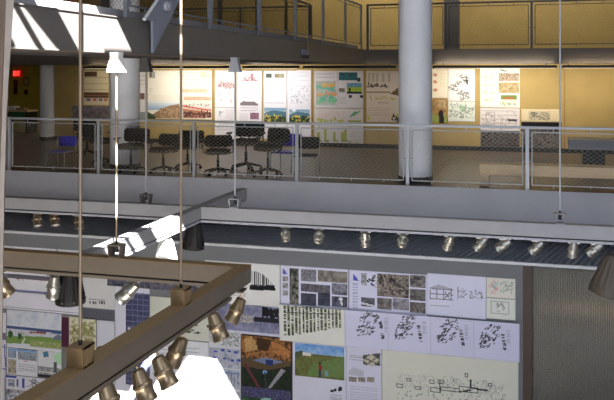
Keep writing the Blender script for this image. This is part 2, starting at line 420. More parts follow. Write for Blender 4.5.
# ------------------------------------------------------------------ spotlights
def head_mesh():
    return MB().lathe([(.012,-.128),(.036,-.125),(.044,-.118),(.046,-.10),(.054,-.05),(.059,-.02),(.066,-.015),(.069,-.005),(.069,.012),(.062,.016),(.060,.02),(.062,.09),(.066,.095),(.067,.13),(.058,.13),(.054,.1)], 28, cap=True)
spot_meshes = {}
def make_spot(label, X, Y, axis, px, py, d2, dep, m, sc=1, group=None):
    """px,py: photographed centre of the head, seen at the depth of its beam"""
    zb0 = ZB-HB-.05
    root = thing('spotlight', label, 'spotlight', (X, Y, zb0), 0 if axis == 'x' else math.pi/2, group)
    ad = MB().box((-.07,-.025,-.02), (.07,.025,0)).build('adapter', m if m is not M['bronze'] else M['beam_dark'], root, bevel=.004)
    u = (px-307)/F_
    D = Vector((X, Y, 0)).dot(FWD)
    c = FWD*D+RGT*(u*D)+UP*(CZ+(YH-py)/F_*D)
    # stay near the beam: keep centre within reach
    cl = c-root.location
    if cl.xy.length > .16: cl = Vector((cl.x*.16/cl.xy.length, cl.y*.16/cl.xy.length, cl.z))
    d = (RGT*d2[0]-UP*d2[1]+FWD*dep).normalized()
    Rz = Matrix.Rotation(-root.rotation_euler.z, 3, 'Z')
    cl = Rz @ cl; d = Rz @ d
    key = m.name
    if key not in spot_meshes:
        spot_meshes[key] = head_mesh().build('head', m, root); hd = spot_meshes[key]
    else:
        hd = spot_meshes[key].copy(); COL.objects.link(hd); hd.parent = root
    hd.rotation_euler = d.to_track_quat('Z', 'Y').to_euler(); hd.location = cl; hd.scale = (sc*1.1, sc*1.1, sc*.92)
    side = d.cross(Vector((0,0,1)));
    side = side.normalized() if side.length > .05 else Vector((1,0,0))
    piv = Vector((cl.x*.35, cl.y*.35, min(-.045, cl.z+.11)))
    top = Vector((0,0,-.02))
    mb = MB().tube([top, (top+piv)/2+Vector((0,0,-.005)), piv], .011, 8)
    for s in (1, -1):
        mb.tube([piv, piv+side*s*.045+Vector((0,0,-.01)), cl+side*s*.071*sc], .0075, 6)
    mb.build('yoke', m, root)
    for sg in (1, -1): MB().bar(cl+side*.064*sg*sc, cl+side*.082*sg*sc, .011, 10).build('knob', m, root)
    ln = MB().lathe([(.056,.104),(.04,.112),(.0,.116)], 20, cap=False)
    R = hd.rotation_euler.to_matrix(); ln.v = [tuple(R @ (Vector(v)*sc)+cl) for v in ln.v]
    ln.build('lens', M['edge'], root)
    return root
ordn = ['leftmost','second','third','fourth','fifth','sixth','seventh','eighth','ninth']
far = [(285,285.5,234.5,(.12,1),1.0),(318,318.5,236,(0,1),1.0),(365,365,238.5,(.05,1),.35),(402,402.8,240,(0,1),.9),
       (449,449.3,242,(-.25,1),.5),(481,481,243.5,(-.75,1),.3),(504,504,245,(-1,.8),.3),(536,537,247,(-.85,.9),.3),(573,573,249,(-.1,1),.15),(596,595,249.5,(-.95,.8),.3)]
txt = ['silver spotlight on the long beam, first from the left right of centre','silver spotlight on the long beam, second from the left, pointing straight down and away',
 'narrow silver spotlight on the long beam directly above the bare-branch photo sheet','silver spotlight on the long beam hanging below the thick column',
 'silver spotlight on the long beam leaning slightly left, right of the thick column','silver spotlight on the long beam, left of a closely set pair',
 'silver spotlight on the long beam, right of a closely set pair, tilted flat','silver spotlight on the long beam between the pair and the hanger rod at the right',
 'bright upright silver spotlight on the long beam just right of the right hanger rod','tilted silver spotlight at the far right of the long beam']
for (ax_, px, py, d2, dep), t in zip(far, txt):
    make_spot(t, on_y(ax_+1,200,YF).x, YF, 'x', px, py, d2, dep, M['silver'], .86, group='spotlights on the long grey beam')
for (ax_, px, py, d2, dep), t in zip([(38,37,219.5,(.3,1),-.5),(55,54.5,219,(.3,1),-.5),(78,79,222,(.2,1),-.4)],
    ['leftmost brown-rimmed spotlight on the far left of the long beam','middle brown-rimmed spotlight on the far left of the long beam','right brown-rimmed spotlight on the far left of the long beam, crossed by the hanger rod']):
    make_spot(t, on_y(ax_,200,YF).x, YF, 'x', px, py, d2, dep, M['bronze'], .86, group='spotlights on the long grey beam')
make_spot('upright nickel spotlight hanging beside the black flood lamp, lower left', on_y(54,200,YN).x, YN, 'x', 54, 286, (-.12,1), .15, M['silver'], group='spotlights on the brown-grey beams')
make_spot('tilted nickel spotlight under the cross beam in front of the dark blue tower drawing', on_y(134,200,YN).x, YN, 'x', 128.5, 291.5, (-.9,.85), .1, M['silver'], group='spotlights on the brown-grey beams')
make_spot('dark spotlight cut off by the left edge under the cross beam', on_y(0,200,YN).x, YN, 'x', 3, 285, (.5,1), .3, M['bronze'], group='spotlights on the brown-grey beams')
for ax_, px, py, d2, t in [(242,236.5,309.5,(-.5,1),'nickel spotlight nearest the corner of the brown-grey beams, tilted to the left'),
    (209,217,326,(.4,1),'bronze-toned spotlight tilted right, second from the beam corner'),
    (183,177,351,(-.45,1),'dim bronze spotlight in front of the sun patch, behind its brighter neighbour'),
    (156,163.5,371,(.5,1),'warm nickel spotlight in front of the white sun patch, second from the bottom edge'),
    (136,142.5,385,(.4,1),'warm nickel spotlight under the slanting beam left of the sun patch'),
    (103,109.5,400,(.35,1),'spotlight under the slanting beam cut off by the bottom edge')]:
    make_spot(t, *near(ax_), 'y', px, py, d2, -.12, M['bronze'], group='spotlights on the brown-grey beams')

# ribbed flood lamps
def flood(label, X, Y, topz, drop, m, tilt=0, sc=1, az=0):
    o = thing('flood_lamp', label, 'flood lamp', (X, Y, topz), 0, 'ribbed flood lamps')
    def mod(t, z): return 1+(.035*(1 if math.cos(14*t) > .2 else -.6) if -.33 < z < -.05 else 0)
    h = MB().lathe([(.03,0),(.075,-.006),(.095,-.03),(.108,-.08),(.13,-.18),(.152,-.28),(.162,-.33),(.165,-.345),(.165,-.375),(.15,-.385),(.13,-.37),(.10,-.30)], 84, mod)
    for i, v in enumerate(h.v): h.v[i] = (v[0]*sc, v[1]*sc, v[2]*sc)
    R = Euler((0, tilt, 0)).to_matrix(); h.v = [tuple(R @ Vector(v)+Vector((0,0,-drop))) for v in h.v]
    h.build('housing', m, o)
    MB().bar((0,0,0), (0,0,-drop-.01), .014, 8).box((-.06,-.03,-.02), (.06,.03,0)).build('stem', M['blackm'], o)
    for a in range(8):
        t = a*math.pi/4; v = R @ (Vector((math.cos(t)*.155*sc, math.sin(t)*.155*sc, -.34*sc)))+Vector((0,0,-drop))
        MB().bar(v, v+R @ Vector((math.cos(t)*.018, math.sin(t)*.018, 0)), .011, 8).build('screw', M['taupe'], o)
zb0 = ZB-HB-.05
flood('black ribbed flood lamp hanging below the inner corner of the long beam', on_y(195,200,YF).x, YF, zb0, .02, M['blackm'], .08, .94)
flood('white sunlit flood lamp hanging from the side beam left of the black one', XF, beamx(166, XF), zb0, .03, M['white'], 0, .92)  # white colour stands for sunlight on a lamp like the dark ones
flood('black ribbed flood lamp behind the upright spotlight, lower left', on_y(70.5,200,YN+.14).x, YN+.14, zb0+.02, .0, M['blackm'], 0, .93)
flood('large taupe ribbed flood lamp at the right edge below the long beam', on_y(613,200,YF).x+.03, YF, zb0, .13, M['taupe'], .22, 1.28)

# ------------------------------------------------------------------ foreground slanted post
o = thing('slanted_post', 'slanting brown-grey steel post at the left edge of the view, its sunlit part coloured pale', 'post', tuple(on_y(-3, 400, 4.0)))
def pp(pts, Y, t): return [on_y(x, y, Y) for x, y in pts], [on_y(x, y, Y)+Vector((-.02,t,0)) for x, y in pts]
a_, b_ = pp([(5,-8),(14.5,-8),(6.5,110),(4,200),(1,420),(-6,420),(-2,200),(1,110)], 4.0, .02)
kid(MB().hexa(a_, b_), 'web', M['post'], o, smooth=False)  # paler than the brown flange: sunlight painted as colour
a_, b_ = pp([(-4,-8),(5,-8),(1,110),(-2,200),(-6,420),(-12,420),(-9,200),(-7,110)], 3.985, .09)
kid(MB().hexa(a_, b_), 'flange', mat('post_brown', (120,104,92), .6), o, smooth=False)

# ------------------------------------------------------------------ wall washers (linear fixtures) and their light
def washer(x0, x1, label, e_dn, e_up, col, seg=1):
    a = on_y(x0, 66, 19.72); b = on_y(x1, 66, 19.72); L = b.x-a.x; cx = (a.x+b.x)/2
    o = thing('wall_washer', label, 'light fixture', (cx, 19.72, 2.145), 0, 'linear wall washers')
    MB().box((-L/2,-.04,-.03), (L/2,.04,.035)).build('housing', M['base'], o, bevel=.006)
    MB().box((-L/2+.03,-.02,-.035), (L/2-.03,.02,-.0305)).build('lens', mat('washer_lens', (250,240,220), .4, emit=(255,240,210), estr=1.5 if e_dn > 5 else 0), o, smooth=False)
    mb = MB()
    for s in (-1, 1): mb.bar((s*L*.42,.02,0), (s*L*.42,.285,.1), .01, 8)
    mb.build('bracket_arm', M['slab'], o)
    if e_dn:
        l = bpy.data.lights.new('washer_light', 'AREA'); l.shape = 'RECTANGLE'; l.size = L*.95; l.size_y = .05; l.energy = e_dn*L; l.color = col; l.spread = math.radians(150)
        q = bpy.data.objects.new('washer_light', l); COL.objects.link(q); q.location = (cx, 19.76, 2.10); q.rotation_euler = (math.radians(48), 0, 0); q.parent = None
    if e_up:
        l = bpy.data.lights.new('washer_uplight', 'AREA'); l.shape = 'RECTANGLE'; l.size = L*.95; l.size_y = .04; l.energy = e_up*.8*L; l.color = col
        q = bpy.data.objects.new('washer_uplight', l); COL.objects.link(q); q.location = (cx, 19.92, 2.19); q.rotation_euler = (math.radians(168), 0, 0)
warm = (1,.86,.66); neut = (1,.95,.92)
washer(84, 111, 'wall washer left of the pale column', 7, 1.6, warm)
washer(142, 231, 'long wall washer above the big building poster', 15, 3.2, (1,.92,.80))
washer(243, 299, 'wall washer above the white drawing sheets left of centre', 14, 3.2, neut)
washer(303, 396, 'unlit brown wall washer left of the thick column', 1.6, .6, warm)
washer(433, 557, 'long wall washer right of the thick column', 14, 4.5, (1,.90,.74))
washer(562, 650, 'wall washer above the bare ochre wall at the right', 9, 3.0, (1,.84,.62))

# ------------------------------------------------------------------ chairs
def arcpts(fn, n): return [fn(i/(n-1)) for i in range(n)]
def curved_panel(w, h, t, bow, lean, nx=14, nz=10, cr=.06):
    mb = MB(); vs = []
    for side in (0, 1):
        for j in range(nz+1):
            v = j/nz
            ins = 0
            e = min(v, 1-v)*h
            if e < cr: ins = cr-math.sqrt(max(0, cr*cr-(cr-e)**2))
            for i in range(nx+1):
                u = (i/nx-.5)*2*(w/2-ins)
                y = -bow*(u/(w/2))**2+v*lean+side*t
                vs.append((u, y, v*h))
    N = (nx+1)*(nz+1); fs = []
    for j in range(nz):
        for i in range(nx):
            a = j*(nx+1)+i; fs += [(a, a+1, a+nx+2, a+nx+1), (N+a, N+a+nx+1, N+a+nx+2, N+a+1)]
    for i in range(nx): fs += [(i, N+i, N+i+1, i+1)]; b = nz*(nx+1); fs += [(b+i, b+i+1, N+b+i+1, N+b+i)]
    for j in range(nz):
        a = j*(nx+1); fs += [(a, a+nx+1, N+a+nx+1, N+a)]; a += nx; fs += [(a, N+a, N+a+nx+1, a+nx+1)]
    return mb.add(vs, fs)
def task_chair(label, loc, rz, fab, seat):
    o = thing('office_chair', label, 'chair', loc, rz, 'office chairs along the gallery')
    # faces -Y at rz 0 (backrest at +Y)
    mb = MB()
    n = 12; vs = []
    for z, sc in ((.43,.86),(.445,.97),(.47,1),(.495,.97),(.505,.8)):
        for k in range(28):
            t = 2*math.pi*k/28; cx = math.copysign(abs(math.cos(t))**.55, math.cos(t)); cy = math.copysign(abs(math.sin(t))**.55, math.sin(t))
            vs.append((cx*.245*sc, cy*.23*sc-.01, z-.02*(cy < -.6)))
    fs = [tuple(range(28))[::-1], tuple(range(112, 140))]
    for i in range(4):
        for k in range(28): fs.append((i*28+k, i*28+(k+1) % 28, (i+1)*28+(k+1) % 28, (i+1)*28+k))
    a = mb.add(vs, fs).build('seat', seat, o)
    b = curved_panel(.55, .235, .03, -.05, .04); b.v = [(x, y+.235, z+.52) for x, y, z in b.v]
    b = b.build('backrest', fab, o)
    c = MB().tube([(0,.12,.42),(0,.25,.45),(0,.285,.5),(0,.285,.62)], .016, 8)
    for s in (1, -1): c.tube([(s*.2,.275,.74),(s*.21,.27,.58),(s*.14,.27,.5),(0,.27,.48)], .011, 8)
    c = c.build('back_support', M['darkp'], o)
    d = MB().bar((0,0,.11), (0,0,.3), .028, 14).bar((0,0,.28), (0,0,.42), .016, 12).box((-.09,-.1,.4), (.09,.12,.43)).build('gas_lift', M['darkp'], o, smooth=True)
    ks = [a, b, c, d]
    for s in (1, -1):
        ar = MB().tube([(s*.2,.05,.41),(s*.29,.05,.43),(s*.30,.06,.5),(s*.30,.03,.58)], .012, 8).box((s*.30-.03,-.12,.58), (s*.30+.03,.12,.605)).build('armrest', M['darkp'], o); ks.append(ar)
    for k in range(5):
        t = math.pi/2+2*math.pi*k/5; e = Vector((math.cos(t), math.sin(t), 0)); sd = Vector((-e.y, e.x, 0))
        l = MB().hexa([e*.02-sd*.022+UP*.10, e*.275-sd*.012+UP*.062, e*.275+sd*.012+UP*.062, e*.02+sd*.022+UP*.10], [e*.02-sd*.022+UP*.145, e*.275-sd*.012+UP*.085, e*.275+sd*.012+UP*.085, e*.02+sd*.022+UP*.145]).build('base_leg', M['darkp'], o, smooth=False)
        w = MB().bar(e*.27-sd*.022+UP*.029, e*.27+sd*.022+UP*.029, .029, 14).bar(e*.27+UP*.03, e*.27+UP*.065, .008, 6).build('caster', M['blackm'], l); reg(l, w); ks.append(l)
    reg(o, *ks); return o
def gp(x, y, dz=0):   # point on gallery floor
    p = on_z(x, y, 0.0); return (p.x, p.y, 0)
t0 = task_chair('black-backed office chair in front of the pale round column', (*on_y(131,150,14.54).xy, 0), math.radians(6), M['blackf'], M['seatf'])
t0.scale = (1, 1, 1.15)
def put(px, Y): q = on_y(px, 150, Y); return (q.x, Y, 0)
dup(t0, 'black-backed office chair just right of the pale column, low behind the railing', put(163,14.7), math.radians(-4)).scale = (1, 1, 1)
dup(t0, 'black-backed office chair half behind the second railing post from the left hanger', put(187.5,15.35), math.radians(10)).scale = (1, 1, 1.04)
dup(t0, 'office chair with dark back and visible armrest, in front of the ochre and white joint', put(218,14.7), math.radians(20)).scale = (1, 1, 1)
dup(t0, 'tall black-backed office chair crossed by the middle hanger rod', put(246,15.4), math.radians(8)).scale = (1.15, 1.1, 1.3)
dup(t0, 'black office chair turned sideways beside the tall one, back curling right', put(268,14.7), math.radians(-22)).scale = (1.0, 1.0, 1.22)
dup(t0, 'dim office chair with dark back left of the pale round column', put(102,15.6), math.radians(75))
dup(t0, 'dim office chair partly behind the long brown hanger rod', put(87,17.0), math.radians(40))
def side_chair(label, loc, rz, shell):
    o = thing('side_chair', label, 'chair', loc, rz, 'side chairs on chrome sled legs')
    b = curved_panel(.46, .26, .02, -.035, .03); b.v = [(x, y+.2, z+.56) for x, y, z in b.v]; b = b.build('backrest', shell, o)
    s = MB(); vs = []
    for z, sc in ((.44,.96),(.452,1),(.462,.97)):
        for k in range(24):
            t = 2*math.pi*k/24; cx = math.copysign(abs(math.cos(t))**.5, math.cos(t)); cy = math.copysign(abs(math.sin(t))**.5, math.sin(t)); vs.append((cx*.225*sc, cy*.21*sc-.02, z))
    fs = [tuple(range(24))[::-1], tuple(range(48, 72))]
    for i in range(2):
        for k in range(24): fs.append((i*24+k, i*24+(k+1) % 24, (i+1)*24+(k+1) % 24, (i+1)*24+k))
    s = s.add(vs, fs).build('seat', shell, o); ks = [b, s]
    for sg in (1, -1):
        x = sg*.235
        f = MB().tube([(x,.21,.82),(x,.2,.6),(x,.18,.45),(x,.2,.02),(x,.17,.012),(x,-.2,.012),(x,-.22,.03),(x,-.2,.43),(x,-.17,.44),(x,.18,.44)], .011, 8).build('side_frame', M['chrome'], o); ks.append(f)
    c = MB().bar((-.235,-.2,.435), (.235,-.2,.435), .01, 8).bar((-.235,.18,.435), (.235,.18,.435), .01, 8).build('cross_tube', M['chrome'], o); ks.append(c)
    reg(o, *ks); return o
s0 = side_chair('cobalt blue side chair on thin metal legs at the left of the gallery', put(61,14.8), math.radians(-4), M['blue'])
s0.scale = (.95, .95, .8)
dup(s0, 'cobalt blue side chair left of the middle railing post', put(286,15.45), math.radians(-12)).scale = (1, 1, .92)
s1 = side_chair('black side chair on chrome legs right of the middle railing post', put(306,15.0), math.radians(6), M['blackf'])
s1.scale = (1, 1, .9)

# ------------------------------------------------------------------ benches, desk, cabinet
p0 = on_z(480, 188.2, 0); bx0 = on_y(479.5, 170, 14.5).x
o = thing('wooden_bench', 'long pale wooden bench right behind the railing at the right', 'bench', (bx0, 14.5, 0))
MB().box((0,0,.2), (5,.45,.385)).build('seat_slab', M['wood'], o, bevel=.006)
for xx in (0, 4.84): MB().box((xx,0,0), (xx+.16,.45,.2)).build('leg', M['wood'], o, smooth=False)
q = on_y(569, 140, 17.6)
o = thing('pedestal_bench', 'wood-topped bench with grey edge on a black pedestal at the right', 'bench', (q.x, 17.6, 0))
MB().box((0,0,.4), (4,.55,.6)).build('edge_frame', M['fascia'], o, smooth=False)
MB().box((-.01,-.01,.6), (4.01,.56,.63)).build('top_board', M['wood'], o, smooth=False)
MB().box((.28,.06,0), (.72,.5,.4)).build('pedestal', M['base'], o, smooth=False)
MB().box((3,.06,0), (3.44,.5,.4)).build('pedestal', M['base'], o, smooth=False)
yd = 23.2
q = on_y(18, 127, yd); q2 = on_y(40, 127, yd)
o = thing('cabinet', 'low yellow cabinet by the slim column at the far left', 'cabinet', (q.x, yd, 0))
w = q2.x-q.x; hh = .36
MB().box((0,0,0), (w,.4,.40)).build('body', M['olive'], o, bevel=.01)
MB().box((.02,-.012,.03), (w/2-.01,0,.37)).build('door', M['yellow'], o, smooth=False)
MB().box((w/2+.01,-.012,.03), (w-.02,0,.37)).build('door', M['yellow'], o, smooth=False)
q = on_y(6, 108, 22.6)
o = thing('desk', 'green-fronted desk stacked with papers at the far left', 'desk', (q.x-.2, 22.6, 0))
MB().box((0,0,.72), (1.0,.6,.78)).build('desktop', M['wood'], o, smooth=False)
MB().box((.3,.02,.45), (.95,.06,.72)).build('front_panel', M['green'], o, smooth=False)
for xx in (.02, .93): MB().box((xx,.02,0), (xx+.05,.58,.72)).build('leg', M['base'], o, smooth=False)
for k, (dx, h, mm) in enumerate(((.15,.12,M['white']),(.5,.06,M['yellow']))):
    b = MB().box((q.x-.2+dx,22.7,.78), (q.x-.2+dx+.3,23.0,.78+h)).build('paper_stack', mm, None, smooth=False)
    tag(b, ['tall white paper stack on the green desk','low yellowed paper stack on the green desk'][k], 'papers', 'paper stacks on the desk')

# exit signs
def letters(mb, txt, w, h, t):
    G = {'E': [(0,0,.25,1),(0,0,1,.18),(0,.41,.85,.59),(0,.82,1,1)], 'I': [(.38,0,.62,1)], 'T': [(.38,0,.62,1),(0,.82,1,1)], 'X': []}
    cw = w/len(txt)
    for i, ch in enumerate(txt):
        x0 = -w/2+i*cw+cw*.12; ww = cw*.76
        for a, b, c, d in G[ch]: mb.box((x0+a*ww,-t,b*h), (x0+c*ww,0,d*h))
        if ch == 'X':
            for s in (0, 1):
                a = x0 if s == 0 else x0+ww; b = x0+ww if s == 0 else x0; k = .12*ww*(1 if s == 0 else 1)
                P = [(a-k,-t,0),(a+k,-t,0),(b+k,-t,h),(b-k,-t,h)]; Q = [(x,0,z) for x, y, z in P]; mb.hexa(P, Q)
def exit_sign(px, py, Y, z=None, label=''):
    q = on_y(px, py, Y); o = thing('exit_sign', label, 'sign', (q.x, Y, q.z), 0, 'red exit signs')
    MB().box((-.15,0,-.12), (.15,.06,.12)).build('housing', M['exitbg'], o, bevel=.01)
    mb = MB(); letters(mb, 'EXIT', .26, .16, .008)
    mb.v = [(x, y, z-.08) for x, y, z in mb.v]; mb.build('lettering', M['exit'], o, smooth=False)
    MB().bar((0,.03,.12), (0,.03,.2), .012, 8).build('stem', M['base'], o)
exit_sign(16.5, 73.5, YE-.42, label='red illuminated exit sign on the olive wall, far left')
exit_sign(73, -4, 23.3, label='red exit sign cut by the top edge above the sunlit walkway')

# ------------------------------------------------------------------ printed sheets
def srgb(c): return np.array(c, float)
def vnoise(h, w, sc):
    gh, gw = int(h/sc)+3, int(w/sc)+3; G = rng.random((gh, gw))
    y = np.arange(h)/sc; x = np.arange(w)/sc; yi = y.astype(int); xi = x.astype(int)
    fy = (y-yi)[:, None]; fx = (x-xi)[None, :]
    a = G[yi][:, xi]; b = G[yi][:, xi+1]; c = G[yi+1][:, xi]; d = G[yi+1][:, xi+1]
    return a*(1-fy)*(1-fx)+b*(1-fy)*fx+c*fy*(1-fx)+d*fy*fx
class Sheet:
    """a printed sheet; positions are given where the print is seen in the photograph and mapped onto the wall"""
    def __init__(s, x0, y0, x1, y1, Y, bg, cell):
        a = on_y(x0, y0, Y); b = on_y(x1, y0, Y); c = on_y(x0, y1, Y)
        s.Y, s.X0, s.X1, s.Z1, s.Z0, s.c = Y, a.x, b.x, a.z, c.z, cell
        s.w = max(2, round((s.X1-s.X0)/cell)); s.h = max(2, round((s.Z1-s.Z0)/cell))
        s.a = np.ones((s.h, s.w, 3))*srgb(bg)
        s.a *= (1+.02*(vnoise(s.h, s.w, 12)-.5))[..., None]
        s.box_ = (x0, y0, x1, y1)
    def ij(s, x, y):
        p = on_y(x, y, s.Y)
        return (p.x-s.X0)/(s.X1-s.X0)*s.w, (s.Z1-p.z)/(s.Z1-s.Z0)*s.h
    def region(s, x0, y0, x1, y1):
        i0, j0 = s.ij(x0, y0); i1, _ = s.ij(x1, y0); _, j1 = s.ij(x0, y1)
        i0, i1, j0, j1 = [int(round(v)) for v in (i0, i1, j0, j1)]
        i0 = max(0, i0); j0 = max(0, j0); i1 = min(s.w, max(i1, i0+1)); j1 = min(s.h, max(j1, j0+1))
        return slice(j0, j1), slice(i0, i1)
    def rect(s, x0, y0, x1, y1, col, k=1):
        r = s.region(x0, y0, x1, y1); s.a[r] = s.a[r]*(1-k)+srgb(col)*k; return s
    def grad(s, x0, y0, x1, y1, c0, c1):
        r = s.region(x0, y0, x1, y1); n = s.a[r].shape[0]
        t = np.linspace(0, 1, max(n, 1))[:, None, None]; s.a[r] = srgb(c0)*(1-t)+srgb(c1)*t; return s
    def photo(s, x0, y0, x1, y1, cols, sc=3, mix=1):
        r = s.region(x0, y0, x1, y1); h, w = s.a[r].shape[:2]
        if h < 1 or w < 1: return s
        n = vnoise(h, w, sc)*.6+vnoise(h, w, max(1, sc/2.5))*.4
        n = (n-n.min())/(np.ptp(n)+1e-6)*(len(cols)-1)
        i = np.clip(n.astype(int), 0, len(cols)-2); f = (n-i)[..., None]; P = np.array(cols, float)
        s.a[r] = s.a[r]*(1-mix)+(P[i]*(1-f)+P[i+1]*f)*mix; return s
    def line(s, x0, y0, x1, y1, col, w=1, k=1):
        a = s.ij(x0, y0); b = s.ij(x1, y1); n = int(max(abs(a[0]-b[0]), abs(a[1]-b[1]))*2)+2
        hw = w/2
        for t in np.linspace(0, 1, n):
            ci = a[0]+(b[0]-a[0])*t; cj = a[1]+(b[1]-a[1])*t
            i0, i1 = int(round(ci-hw)), max(int(round(ci-hw))+1, int(round(ci+hw)))
            j0, j1 = int(round(cj-hw)), max(int(round(cj-hw))+1, int(round(cj+hw)))
            i0 = max(0, i0); j0 = max(0, j0)
            if i0 < s.w and j0 < s.h and i1 > 0 and j1 > 0: s.a[j0:j1, i0:i1] = s.a[j0:j1, i0:i1]*(1-k)+srgb(col)*k
        return s
    def poly(s, pts, col, k=1):
        P = [s.ij(*p) for p in pts]; jj, ii = np.mgrid[0:s.h, 0:s.w]; ii = ii+.5; jj = jj+.5
        ins = np.zeros((s.h, s.w), bool); n = len(P)
        for a in range(n):
            x1, y1 = P[a]; x2, y2 = P[(a+1) % n]
            c = ((y1 > jj) != (y2 > jj)) & (ii < (x2-x1)*(jj-y1)/((y2-y1) or 1e-9)+x1); ins ^= c
        s.a[ins] = s.a[ins]*(1-k)+srgb(col)*k; return s
    def oval(s, x, y, rx, ry, col, k=1):
        return s.poly([(x+rx*math.cos(t), y+ry*math.sin(t)) for t in np.linspace(0, 2*math.pi, 18)[:-1]], col, k)
    def specks(s, x0, y0, x1, y1, col, n, w=1, ln=2, ang=None, k=.6):
        sl = .00034*(y0-72)
        for _ in range(n):
            x = random.uniform(x0, x1); y = random.uniform(y0, y1)+sl*(x-x0); t = random.uniform(0, 6.28) if ang is None else ang+random.uniform(-.3, .3)
            l = ln*random.uniform(.4, 1.2); s.line(x, y, x+l*math.cos(t), y+l*math.sin(t), col, w, k)
        return s
    def text(s, x0, y0, x1, rows, col=(150,150,155), gap=2, k=.55):
        sl = .00034*(y0-72)
        for r in range(rows):
            y = y0+r*gap; x = x0
            while x < x1:
                l = random.uniform(.8, 3); s.line(x, y+sl*(x-x0), min(x+l, x1), y+sl*(min(x+l, x1)-x0), col, 1, k); x += l+.9
        return s
    def frame(s, x0, y0, x1, y1, col, w=1):
        sl = .00034; 
        d = lambda y: sl*(y-72)*(x1-x0)
        return s.line(x0,y0,x1,y0+d(y0),col,w).line(x0,y1,x1,y1+d(y1),col,w).line(x0,y0,x0,y1,col,w).line(x1,y0+d(y0),x1,y1+d(y1),col,w)
    def build(s, name, label, cat, group, off=.006, bulge=None, kind_mat='paper'):
        h, w = s.h, s.w; n = (h+1)*(w+1)
        jj, ii = np.mgrid[0:h+1, 0:w+1]
        X = s.X0+(s.X1-s.X0)*ii/w; Z = s.Z1-(s.Z1-s.Z0)*jj/h
        Yf = np.full(X.shape, s.Y-off)
        if bulge is not None: Yf = Yf-bulge(ii/w, jj/h)
        front = np.stack([X, Yf, Z], -1).reshape(-1, 3); back = np.stack([X, Yf+.004, Z], -1).reshape(-1, 3)
        V = np.concatenate([front, back])
        j, i = np.mgrid[0:h, 0:w]; a = (j*(w+1)+i).reshape(-1)
        ff = np.stack([a, a+w+1, a+w+2, a+1], -1); fb = np.stack([a+n, a+1+n, a+w+2+n, a+w+1+n], -1)
        e = []
        for i in range(w): e += [(i, i+1, n+i+1, n+i)]; b = h*(w+1)+i; e += [(b+1, b, n+b, n+b+1)]
        for j in range(h): b = j*(w+1); e += [(b+w+1, b, n+b, n+b+w+1)]; b += w; e += [(b, b+w+1, n+b+w+1, n+b)]
        Fc = np.concatenate([ff, fb, np.array(e)])
        me = bpy.data.meshes.new(name); me.vertices.add(len(V)); me.vertices.foreach_set('co', V.ravel())
        me.loops.add(len(Fc)*4); me.loops.foreach_set('vertex_index', Fc.ravel().astype(np.int32))
        me.polygons.add(len(Fc)); me.polygons.foreach_set('loop_start', np.arange(len(Fc), dtype=np.int32)*4)
        me.update(calc_edges=True); me.validate()
        col = np.clip(s.a, 0, 255)/255; col = np.where(col <= .04045, col/12.92, ((col+.055)/1.055)**2.4)
        fc = col.reshape(-1, 3); rest = np.tile(fc.mean(0)*.0+np.array([.55,.55,.55]), (len(Fc)-len(fc), 1))
        allc = np.concatenate([fc, rest]); allc = np.concatenate([allc, np.ones((len(allc), 1))], 1)
        at = me.color_attributes.new('Print', 'BYTE_COLOR', 'CORNER')
        at.data.foreach_set('color', np.repeat(allc, 4, axis=0).ravel())
        me.materials.append(M['paper'])
        o = bpy.data.objects.new(name, me); COL.objects.link(o)
        return tag(o, label, cat, group)
W = (228,228,238); CREAM = (222,220,208); LIL = (214,214,236); K = (38,38,42)
GL = 'sheets pinned on the lower partition'; GU = 'sheets hung on the ochre gallery wall'
def SL(*a, bg=W): return Sheet(*a, Yw, bg, .0135)
def SU(*a, bg=W): return Sheet(*a, Yback, bg, .018)

# --- lower wall, right half
c = SL(205,260,280,301.5, bg=(226,226,224))
c.rect(251,284.5,274,288.5,K); c.poly([(250,285),(250,289.5),(276,291),(274.5,285)],(30,30,32))
for k, x in enumerate(np.linspace(252,272,11)):
    top = 271+ (x-252)**2*.032; c.rect(x,top,x+(1.3 if k % 2 else .8),286,(60,60,66) if k % 3 else (120,120,125))
c.text(222,292,246,2)
c.build('poster','white sheet with a black barcode-like quarter dome at the beam corner','poster',GL)
greys = [(30,30,34),(90,88,92),(150,148,156),(205,203,214)]
c = SL(280.6,265,348.3,307, bg=(218,218,238))
c.poly([(283,268),(283,274),(288,274.5)],(90,96,190)); 
for y in (276,283,290): c.photo(283,y,288,y+5,[(110,104,104),(190,186,190)],2)
c.photo(290,268,299,304,[(18,22,20),(60,66,62),(150,140,130),(30,34,40)],3)
c.photo(301,269,316,281,[(90,88,98),(150,148,158),(70,70,78)],2)
c.photo(318,270,347.4,281,[(84,78,74),(130,124,116),(160,154,148)],5)
c.photo(301,283,330,291,[(70,70,76),(130,128,136)],2); c.photo(331.5,283,347.4,294,[(70,72,86),(120,120,136),(160,158,168)],4)
c.photo(301,292.5,316,305,[(56,58,72),(86,88,104)],5); c.photo(318,292.5,330,305,[(46,50,64),(80,84,100)],5); c.photo(331.5,295.5,347.4,306,[(50,54,70),(110,110,126)],5)
c.oval(341,299,2,1.5,(230,230,240)).line(341,300,342,305,(220,220,230),2)
c.build('poster','blue-white sheet of grey site photographs with a small blue triangle','poster',GL)
c = SL(349.3,269.7,427.3,313, bg=(216,216,238))
c.poly([(353,273),(353,280),(359,280.5)],(90,96,190)).text(353,283,358,12,(130,130,170),2.2)
c.photo(361,273,367,285,[K,(200,200,210),(60,60,66)],2); c.specks(368,274,375,285,K,8,2,1.5)
c.photo(361,297,375,306,[(60,62,70),(120,120,130)],4).line(362,303,374,306,(210,210,220),2)
c.photo(377,273,409,296,[(30,28,30),(84,78,74),(150,140,130),(60,56,54)],3)
for _ in range(26):
    x = random.uniform(378,407); y = random.uniform(275,293); c.line(x,y,x+random.uniform(-6,6),y+random.uniform(-4,4),(176,166,154),1,.7)
